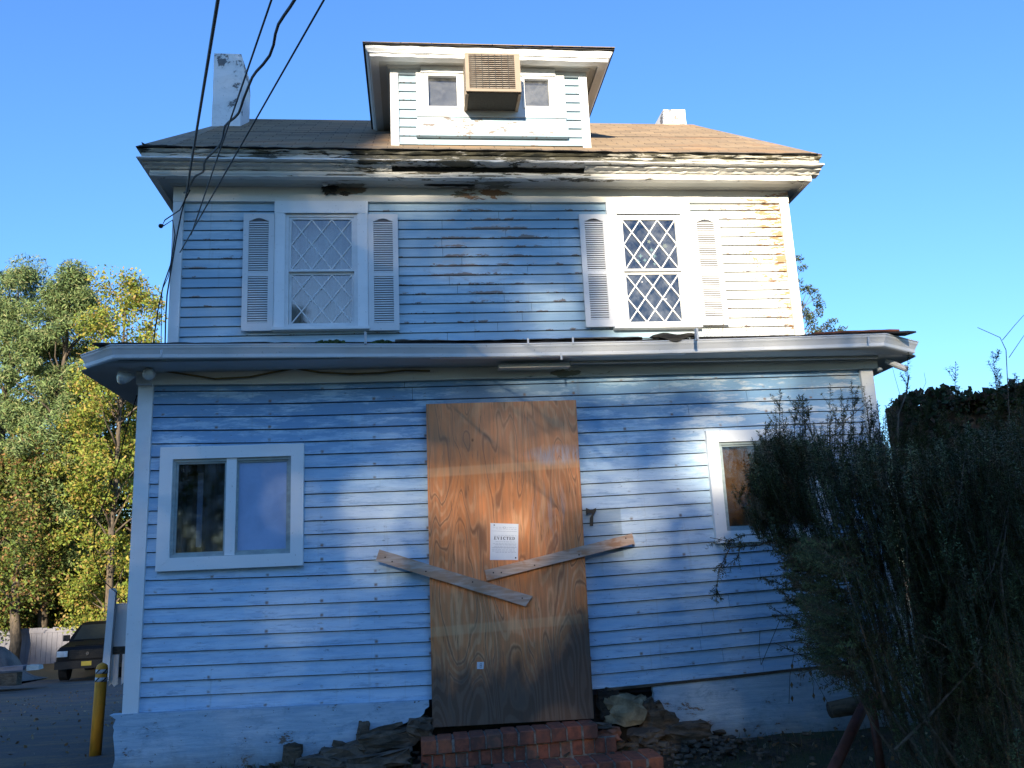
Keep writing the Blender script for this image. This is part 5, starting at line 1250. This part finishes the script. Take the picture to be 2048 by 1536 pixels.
# ------------------------------------------------------------------ the yew in front of the house
yb = P(1850, 1500, -1.7); yew_base = Vector((yb.x, -1.7, gz(yb.x, -1.7)))
yew = thing('yew_bush', yew_base, 'large dark overgrown yew bush in front of the right-hand window', 'bush')
NVv, NCv = [], []
stem = MB(); twig_mb = MB()
def shoot(A, D, L, nl=.022, dens=260, col=None, th=.0022, curl=0.):
    """one leafy shoot: a thin stem from A along D with needles all round"""
    D = Vector(D).normalized(); side = D.cross(Vector((0, 0, 1)))
    if side.length < .1: side = D.cross(Vector((1, 0, 0)))
    side.normalize(); bend = side*random.uniform(-.25, .25)+Vector((0, 0, curl))
    n = 5; pts = [A+D*L*i/n+bend*L*(i/n)**2*.4 for i in range(n+1)]
    twig_mb.tube(pts, [th*(1-.6*i/n) for i in range(n+1)], 3, False)
    N = max(6, int(L*dens)); u = rng.uniform(0, 1, N)**.9
    P_ = np.array([tuple(p) for p in pts]); idx = np.minimum((u*n).astype(int), n-1); f = (u*n-idx)[:, None]
    c = P_[idx]*(1-f)+P_[idx+1]*f; ax = np.array(tuple(D))
    rd = rng.normal(size=(N, 3)); rd -= (rd@ax)[:, None]*ax; rd /= np.linalg.norm(rd, axis=1)[:, None]
    d = rd*.9+ax*rng.uniform(.0, .55, (N, 1)); d /= np.linalg.norm(d, axis=1)[:, None]
    w_ = np.cross(d, ax); w_ /= np.linalg.norm(w_, axis=1)[:, None]; ln = rng.uniform(.6, 1.15, (N, 1))*nl*(1-.35*(u[:, None] > .93))
    h = .0034
    NVv.append(np.stack([c-w_*h*.4, c+d*ln*.5+w_*h, c+d*ln, c+d*ln*.5-w_*h], 1))
    base = np.array(col) if col is not None else np.array([.028, .045, .018]); NCv.append(base*np.array([1.9, 1.45, 1.4])*rng.uniform(.6, 1.5, (N, 1)))
# outline of the mass (photo pixels) and how far it stands in front of the wall
def inside(x, y, poly):
    c = False; j = len(poly)-1
    for i in range(len(poly)):
        if (poly[i][1] > y) != (poly[j][1] > y) and x < (poly[j][0]-poly[i][0])*(y-poly[i][1])/(poly[j][1]-poly[i][1])+poly[i][0]: c = not c
        j = i
    return c
CORE = [(1530, 900), (1500, 960), (1510, 1010), (1495, 1055), (1560, 1080), (1590, 1120), (1600, 1200), (1625, 1290), (1660, 1350), (1720, 1400), (1790, 1470), (1830, 1640), (2300, 1640), (2300, 860), (2050, 850), (1960, 880), (1850, 900), (1790, 920), (1740, 905), (1690, 930), (1640, 900), (1600, 890), (1560, 880)]
hub = Vector((yew_base.x+.25, yew_base.y, yew_base.z))
cnt = 0
while cnt < 8200:
    px, py = rng.uniform(1480, 2120)**1.0, rng.uniform(860, 1600)
    if not inside(px, py, CORE): continue
    if py > 1350 and rng.uniform() < .6: continue
    if py > 1120 and 1600 < px < 1900 and rng.uniform() < .5: continue
    if rng.uniform() < .85*max(0, math.sin(px*.021+py*.006)*math.sin(py*.017-px*.004)-.25): continue
    if 1560 < px < 1680 and 930 < py < 1080 and rng.uniform() < .45: continue
    if px > 1850 and rng.uniform() < .35: continue
    Y_ = -1.75+rng.normal(0, .38) if px > 1620 else -1.45+rng.normal(0, .2)
    A = P(px, py, Y_); out = (A-hub); out.y *= .3; out.normalize()
    lean = min(1, max(0, (1900-px)/500)); D = Vector((out.x*.5*lean-.1, random.uniform(-.35, .35), 1.0))
    if py > 1080 and px < 1700: D = Vector((-.9, random.uniform(-.4, .3), .25+random.uniform(-.5, .4)))
    shoot(A-D.normalized()*.08, D, random.uniform(.10, .24), random.uniform(.024, .034), 230 if px > 1700 else 280, ((.028, .052, .022), (.028, .052, .022), (.045, .075, .03), (.06, .10, .04), (.05, .05, .028))[int(rng.integers(0, 5))]); cnt += 1
# tall shoots standing out of the top
TALL = [(1562, 775, 880), (1592, 800, 890), (1604, 790, 900), (1612, 800, 880), (1530, 845, 930), (1575, 850, 950), (1662, 768, 960), (1688, 775, 950), (1708, 758, 940), (1732, 770, 930), (1745, 790, 960), (1650, 830, 1000), (1700, 855, 1000), (1720, 850, 990), (1760, 800, 960), (1776, 830, 960), (1785, 795, 970), (1818, 705, 900), (1826, 780, 900), (1758, 850, 1000), (1910, 727, 830), (1857, 782, 860), (1990, 700, 800), (2000, 760, 860), (2030, 745, 850), (2048, 755, 850), (1540, 880, 960), (1625, 860, 960), (1640, 905, 1000), (1682, 820, 980), (1506, 895, 960), (1480, 985, 1010), (1500, 940, 1000)]
for px in np.linspace(1545, 2060, 46): TALL.append((px+random.uniform(-8, 8), 880-random.uniform(0, 85)-(20 if px > 1900 else 0), 960))
for px, y0_, y1_ in TALL:
    Y_ = -1.5 if px > 1780 else -1.25+random.uniform(-.15, .1)
    T_, B_ = P(px, y0_, Y_), P(px+random.uniform(-8, 14), y1_, Y_); D = T_-B_
    shoot(B_, D, D.length, .030, 380, (.04, .07, .03), .0035)
    for _ in range(6):
        s_ = random.uniform(.05, .8); A = B_.lerp(T_, s_); sd = random.choice((-1, 1))
        shoot(A, Vector((sd*.5, random.uniform(-.2, .2), 1)), random.uniform(.06, .13), .027, 360, (.04, .07, .03))
# low hanging sprays on the left
def spray(pts_px, Y_, r_=.004, col=(.05, .07, .028), ns=10, up=.5, Ls=(.05, .10)):
    pts = [P(a, b_, Y_) for a, b_ in pts_px]; stem.tube(pts, [r_*(1-.7*i/len(pts)) for i in range(len(pts))], 4, False)
    for k in range(ns):
        u = random.uniform(.25, 1)*(len(pts)-1); i = min(int(u), len(pts)-2); A = pts[i].lerp(pts[i+1], u-i); d = (pts[i+1]-pts[i]).normalized()
        shoot(A, d*.8+Vector((random.uniform(-.6, .6), random.uniform(-.3, .3), random.uniform(-.6, up))), random.uniform(*Ls), .026, 330, col)
spray([(1580, 1065), (1520, 1090), (1460, 1095), (1438, 1140), (1432, 1190)], -1.2, .005, ns=22)
spray([(1530, 1068), (1490, 1070), (1455, 1082), (1420, 1075)], -1.2, .004, ns=9)
spray([(1480, 1095), (1475, 1115), (1450, 1135)], -1.2, .003, ns=5)
spray([(1660, 1180), (1600, 1190), (1555, 1165), (1520, 1155)], -1.25, .004, ns=12)
spray([(1700, 1300), (1650, 1290), (1600, 1250), (1560, 1225)], -1.25, .005, ns=18)
spray([(1720, 1340), (1650, 1330), (1600, 1310), (1548, 1285)], -1.25, .004, ns=10)
spray([(1640, 1230), (1590, 1210), (1560, 1180)], -1.25, .004, ns=10)
spray([(1660, 1120), (1610, 1110), (1570, 1130)], -1.3, .004, ns=12)
# branches fanning up from the base
for _ in range(34):
    px, py = rng.uniform(1600, 2200), rng.uniform(880, 1250)
    if not inside(px, py, CORE): continue
    T_ = P(px, py, -1.6+rng.normal(0, .35)); S_ = hub+Vector((rng.uniform(-.35, .5), rng.uniform(-.2, .2), 0)); mid = S_.lerp(T_, .5)+Vector(((T_.x-S_.x)*.12, rng.uniform(-.15, .15), -.05))
    r0 = rng.uniform(.006, .016); stem.tube([S_, S_.lerp(mid, .5), mid, mid.lerp(T_, .5)+Vector((0, 0, .02)), T_], [r0, r0*.85, r0*.65, r0*.4, r0*.15], 6)
for pts_px, Y_, r0 in (([(1750, 1430), (1700, 1330), (1660, 1230), (1625, 1160)], -1.75, .009), ([(1830, 1440), (1760, 1330), (1700, 1290), (1680, 1275)], -1.9, .008), ([(2048, 1470), (2020, 1340), (2000, 1150), (2012, 1050)], -2.1, .014), ([(1815, 1155), (1813, 1080), (1800, 1020), (1780, 980)], -2.2, .006),
                       ([(1790, 1500), (1850, 1440), (1950, 1330), (1990, 1200)], -2.1, .009), ([(1790, 1250), (1870, 1280), (1950, 1330), (2040, 1420)], -2.15, .005), ([(1695, 1345), (1760, 1285), (1830, 1290), (1900, 1330)], -2.0, .006), ([(1940, 1200), (1985, 1140), (2000, 1080), (2020, 1000)], -2.2, .005), ([(1735, 1360), (1755, 1400), (1740, 1300), (1795, 1200)], -2.1, .004),
                       ([(1790, 1060), (1760, 1000), (1680, 930), (1650, 915)], -2.0, .005), ([(1900, 1110), (1860, 1060), (1830, 980), (1820, 900)], -2.1, .006), ([(1800, 1010), (1740, 1010), (1690, 1000), (1660, 990)], -2.0, .003)):
    stem.tube([P(a, b_, Y_) for a, b_ in pts_px], [r0, r0*.9, r0*.7, r0*.4], 6)
# bare whips against the sky
for pts_px, r0 in (([(1935, 810), (1935, 745), (1925, 715), (1880, 675), (1855, 655)], .0035), ([(1880, 675), (1915, 650), (1945, 630), (1990, 600), (2048, 560)], .002), ([(2020, 860), (2016, 780), (2012, 700), (2000, 675), (1955, 655)], .0035), ([(2005, 680), (2030, 650), (2048, 630)], .0025), ([(2018, 715), (2035, 690), (2050, 668)], .0025), ([(1800, 790), (1790, 755), (1785, 735)], .0016), ([(1840, 790), (1852, 765), (1848, 745)], .0016), ([(1792, 960), (1796, 830), (1812, 790), (1818, 750)], .0075), ([(1668, 862), (1716, 820), (1740, 800)], .003)):
    if pts_px[0] == (1880, 675) or pts_px[0] == (1935, 810): continue
    stem.tube([P(a, b_, -1.5) for a, b_ in pts_px], [r0*(1-.5*i/len(pts_px)) for i in range(len(pts_px))], 5, False)
simple('twig_green', (.035, .045, .02), (.05, .04, .025)); stem.build('branches', 'stem_bark', yew, True); twig_mb.build('twigs', 'twig_green', yew, True, kind='stuff')
fastmesh('foliage', np.concatenate(NVv), 4, 'needle', np.concatenate(NCv), yew, kind='stuff')
print('needles', sum(len(a) for a in NVv))

# ------------------------------------------------------------------ grass and litter
n = 9000; gx = rng.uniform(.9, 4.6, n); gy = rng.uniform(-2.6, -.05, n); hgt = rng.uniform(.02, .07, n)*np.where(rng.uniform(size=n) < .1, 1.8, 1)
gzv = np.array([gz(a, b_) for a, b_ in zip(gx, gy)]); b_ = np.stack([gx, gy, gzv-.01], 1); an = rng.uniform(0, 2*PI, n); wd = np.stack([np.cos(an), np.sin(an), np.zeros(n)], 1)*.0022
ln = np.stack([rng.normal(0, .3, n), rng.normal(0, .3, n), np.ones(n)], 1)*hgt[:, None]
v = np.stack([b_-wd, b_+wd, b_+ln*.7+wd*.6, b_+ln], 1); pal = np.array([(.05, .075, .02), (.08, .09, .03), (.14, .12, .06), (.04, .055, .02)])
o = fastmesh('grass', v, 4, 'grass', pal[rng.integers(0, 4, n)]*rng.uniform(.7, 1.3, (n, 1))); o['kind'] = 'stuff'; tag(o, 'sparse dark grass between the steps and the yew', 'grass')
n = 1600; gx = rng.uniform(-2.4, -.75, n); gy = -.04-np.abs(rng.normal(0, .28, n)); hgt = rng.uniform(.02, .08, n); gzv = np.array([gz(a, c) for a, c in zip(gx, gy)]); b_ = np.stack([gx, gy, gzv], 1); an = rng.uniform(0, 2*PI, n); wd = np.stack([np.cos(an), np.sin(an), np.zeros(n)], 1)*.003
ln = np.stack([rng.normal(0, .35, n), rng.normal(0, .35, n), np.ones(n)], 1)*hgt[:, None]; v = np.stack([b_-wd, b_+wd, b_+ln*.7+wd*.6, b_+ln], 1)
o = fastmesh('grass', v, 4, 'grass', pal[rng.integers(0, 4, n)]*rng.uniform(.8, 1.6, (n, 1))); o['kind'] = 'stuff'; tag(o, 'thin weeds among the rubble left of the brick steps', 'weeds')
n = 1500; x = np.concatenate([rng.uniform(.7, 4.4, 700), rng.uniform(-9, -3.1, 800)]); y = np.concatenate([rng.uniform(-2.4, -.05, 700), rng.uniform(.4, 16, 800)]); z = np.array([gz(a, c)+.03 for a, c in zip(x, y)])
o = leaves('leaf_litter', np.stack([x, y, z], 1), (.02, .06), [(.22, .13, .06), (.3, .2, .1), (.15, .09, .05), (.35, .3, .2)], 'leaf', None); o['kind'] = 'stuff'; tag(o, 'scattered dead leaves on the ground and driveway', 'leaves')

# ------------------------------------------------------------------ street trees behind the camera: they throw the dappled shade
# how much sun the gaps in their crowns let through, by where the ray lands on the house front
def gauss(x, z, cx, cz, rx, rz, p=2): return np.exp(-(np.abs((x-cx)/rx)**p+np.abs((z-cz)/rz)**p))
def sst(v, a, b): t_ = np.clip((v-a)/(b-a), 0, 1); return t_*t_*(3-2*t_)
def px_xz(px, py, Y): q = P(px, py, Y); return q.x, q.z
def lit(x, z):
    L = sst(x, .75, 1.55)*sst(z, 2.95, 3.6)*(1+0*x)                       # upper right of the upper storey
    L = np.maximum(L, sst(x, -.85, -.0)*sst(z, 4.93, 5.05))                 # cornice and dormer
    L = np.maximum(L, .75*gauss(x, z, -1.35, 4.82, .35, .14)); L = np.maximum(L, .7*gauss(x, z, -.75, 4.80, .45, .10))
    L = np.maximum(L, .6*gauss(x, z, -.98, 4.45, .14, .2))
    L = np.maximum(L, .75*gauss(x, z, .55, 3.65, .55, .22)); L = np.maximum(L, .45*gauss(x, z, -.1, 4.2, .5, .2)); L = np.maximum(L, .45*gauss(x, z, .25, 3.95, .7, .15))
    L = np.maximum(L, .8*sst(x, -.45, .2)*gauss(x, z, 1.5, 2.72, 9, .16))      # gutter band
    L = np.maximum(L, .75*gauss(x, z, 2.4, 2.45, 1.1, .35)); L = np.maximum(L, .9*gauss(x, z, 1.75, 1.9, .35, .5))
    L = np.maximum(L, .74*gauss(x, z, -.98, 1.60, .52, .34)); L = np.maximum(L, .55*gauss(x, z, -1.1, 1.25, .35, .15))
    L = np.maximum(L, .74*gauss(x, z, 1.1, 1.72, .75, .36)); L = np.maximum(L, .8*gauss(x, z, 1.15, 1.3, .6, .18)); L = np.maximum(L, .60*gauss(x, z, 0, 1.55, .8, .9))
    L = np.maximum(L, .55*gauss(x, z, .9, 2.05, .3, .1)); L = np.maximum(L, .35*gauss(x, z, 1.4, .8, .5, .25))
    L = np.maximum(L, .42*gauss(x, z, 1.2, 1.6, 1.3, .9)); L = np.maximum(L, .22*gauss(x, z, -.9, 1.5, .6, .6)); L = np.where(z < 2.6, L*sst(x, -1.8, -1.35), L); L = np.where(L < .06, 0, L)
    L = np.maximum(L, .9*gauss(x, z, .40, -.14, .16, .06)); L = np.maximum(L, .9*gauss(x, z, 1.03, -.2, .06, .12))
    return L
k = SUN/SUN.y
def crown_pts(n, x0, x1, z0, z1, y0, y1):
    y = rng.uniform(y0, y1, n); x = rng.uniform(x0, x1, n); z = rng.uniform(z0, z1, n)
    hx = x-k.x*y; hz = z-k.z*y                                           # where the ray through this leaf meets y = 0 .. the front
    ux = x+k.x*(1.1-y); uz = z+k.z*(1.1-y)
    xx = np.where(hz > 2.95, ux, hx); zz = np.where(uz > 3.3, uz, hz)
    Lm = lit(xx, zz); onf = (hx > -4.1) & (hx < 3.9)
    keep = np.where(onf, rng.uniform(size=n) > Lm*1.15, True)
    topz = np.where(hx < -4.1, 15.3+.5*np.sin(x*1.7), np.where(hx > 3.9, 11+np.sin(x), 20))
    keep &= z < topz
    keep &= ~(onf & (uz > 4.95) & (ux > -1.0)) | (rng.uniform(size=n) > .97)
    keep &= ~(uz > 6.6) | (hx < -1.5)
    keep &= ~((hx > 1.4) & (uz > 4.2) & (uz < 9))
    return np.stack([x, y, z], 1)[keep]
ST = 'street trees facing the house'
n_all = 0
for i, (xc, w_, lb) in enumerate(((-21.5, 8, 'broad street tree facing the driveway'), (-8.6, 4.9, 'thinly leaved street tree straight across from the house'), (1.2, 4.9, 'street tree across from the ivy-covered fence'))):
    t_ = thing('street_tree', (xc, -28, -.44), lb, 'tree', ST)
    pts = crown_pts((62000, 66000, 50000)[i], xc-w_-.02, xc+w_+.02, 4.2, 16.6, -29.6, -26.4)
    e = pts[rng.integers(0, len(pts), 90)]; mb = MB(); limbs_mesh(mb, (xc, -28, -.5), (xc, -28, 12), .26, e, .05); mb.build('trunk', 'bark', t_, True)
    leaves('crown', pts, (.17, .33), MIXD, 'leaf', t_); n_all += len(pts)
cs = np.stack([rng.uniform(-24, 14, 1000), rng.uniform(-26.5, -25, 1000), rng.uniform(-.3, 5, 1000)], 1)
o = leaves('light_block_hedge', clumps(cs, .9, 44, .9), (.2, .4), MIXD[:4], 'leaf', None); o['kind'] = 'stuff'; tag(o, 'added unseen shrubs across the street that block low light and reflections', 'hedge')  # added out of view to block the low bright sky and its reflections
print('street leaves', n_all)
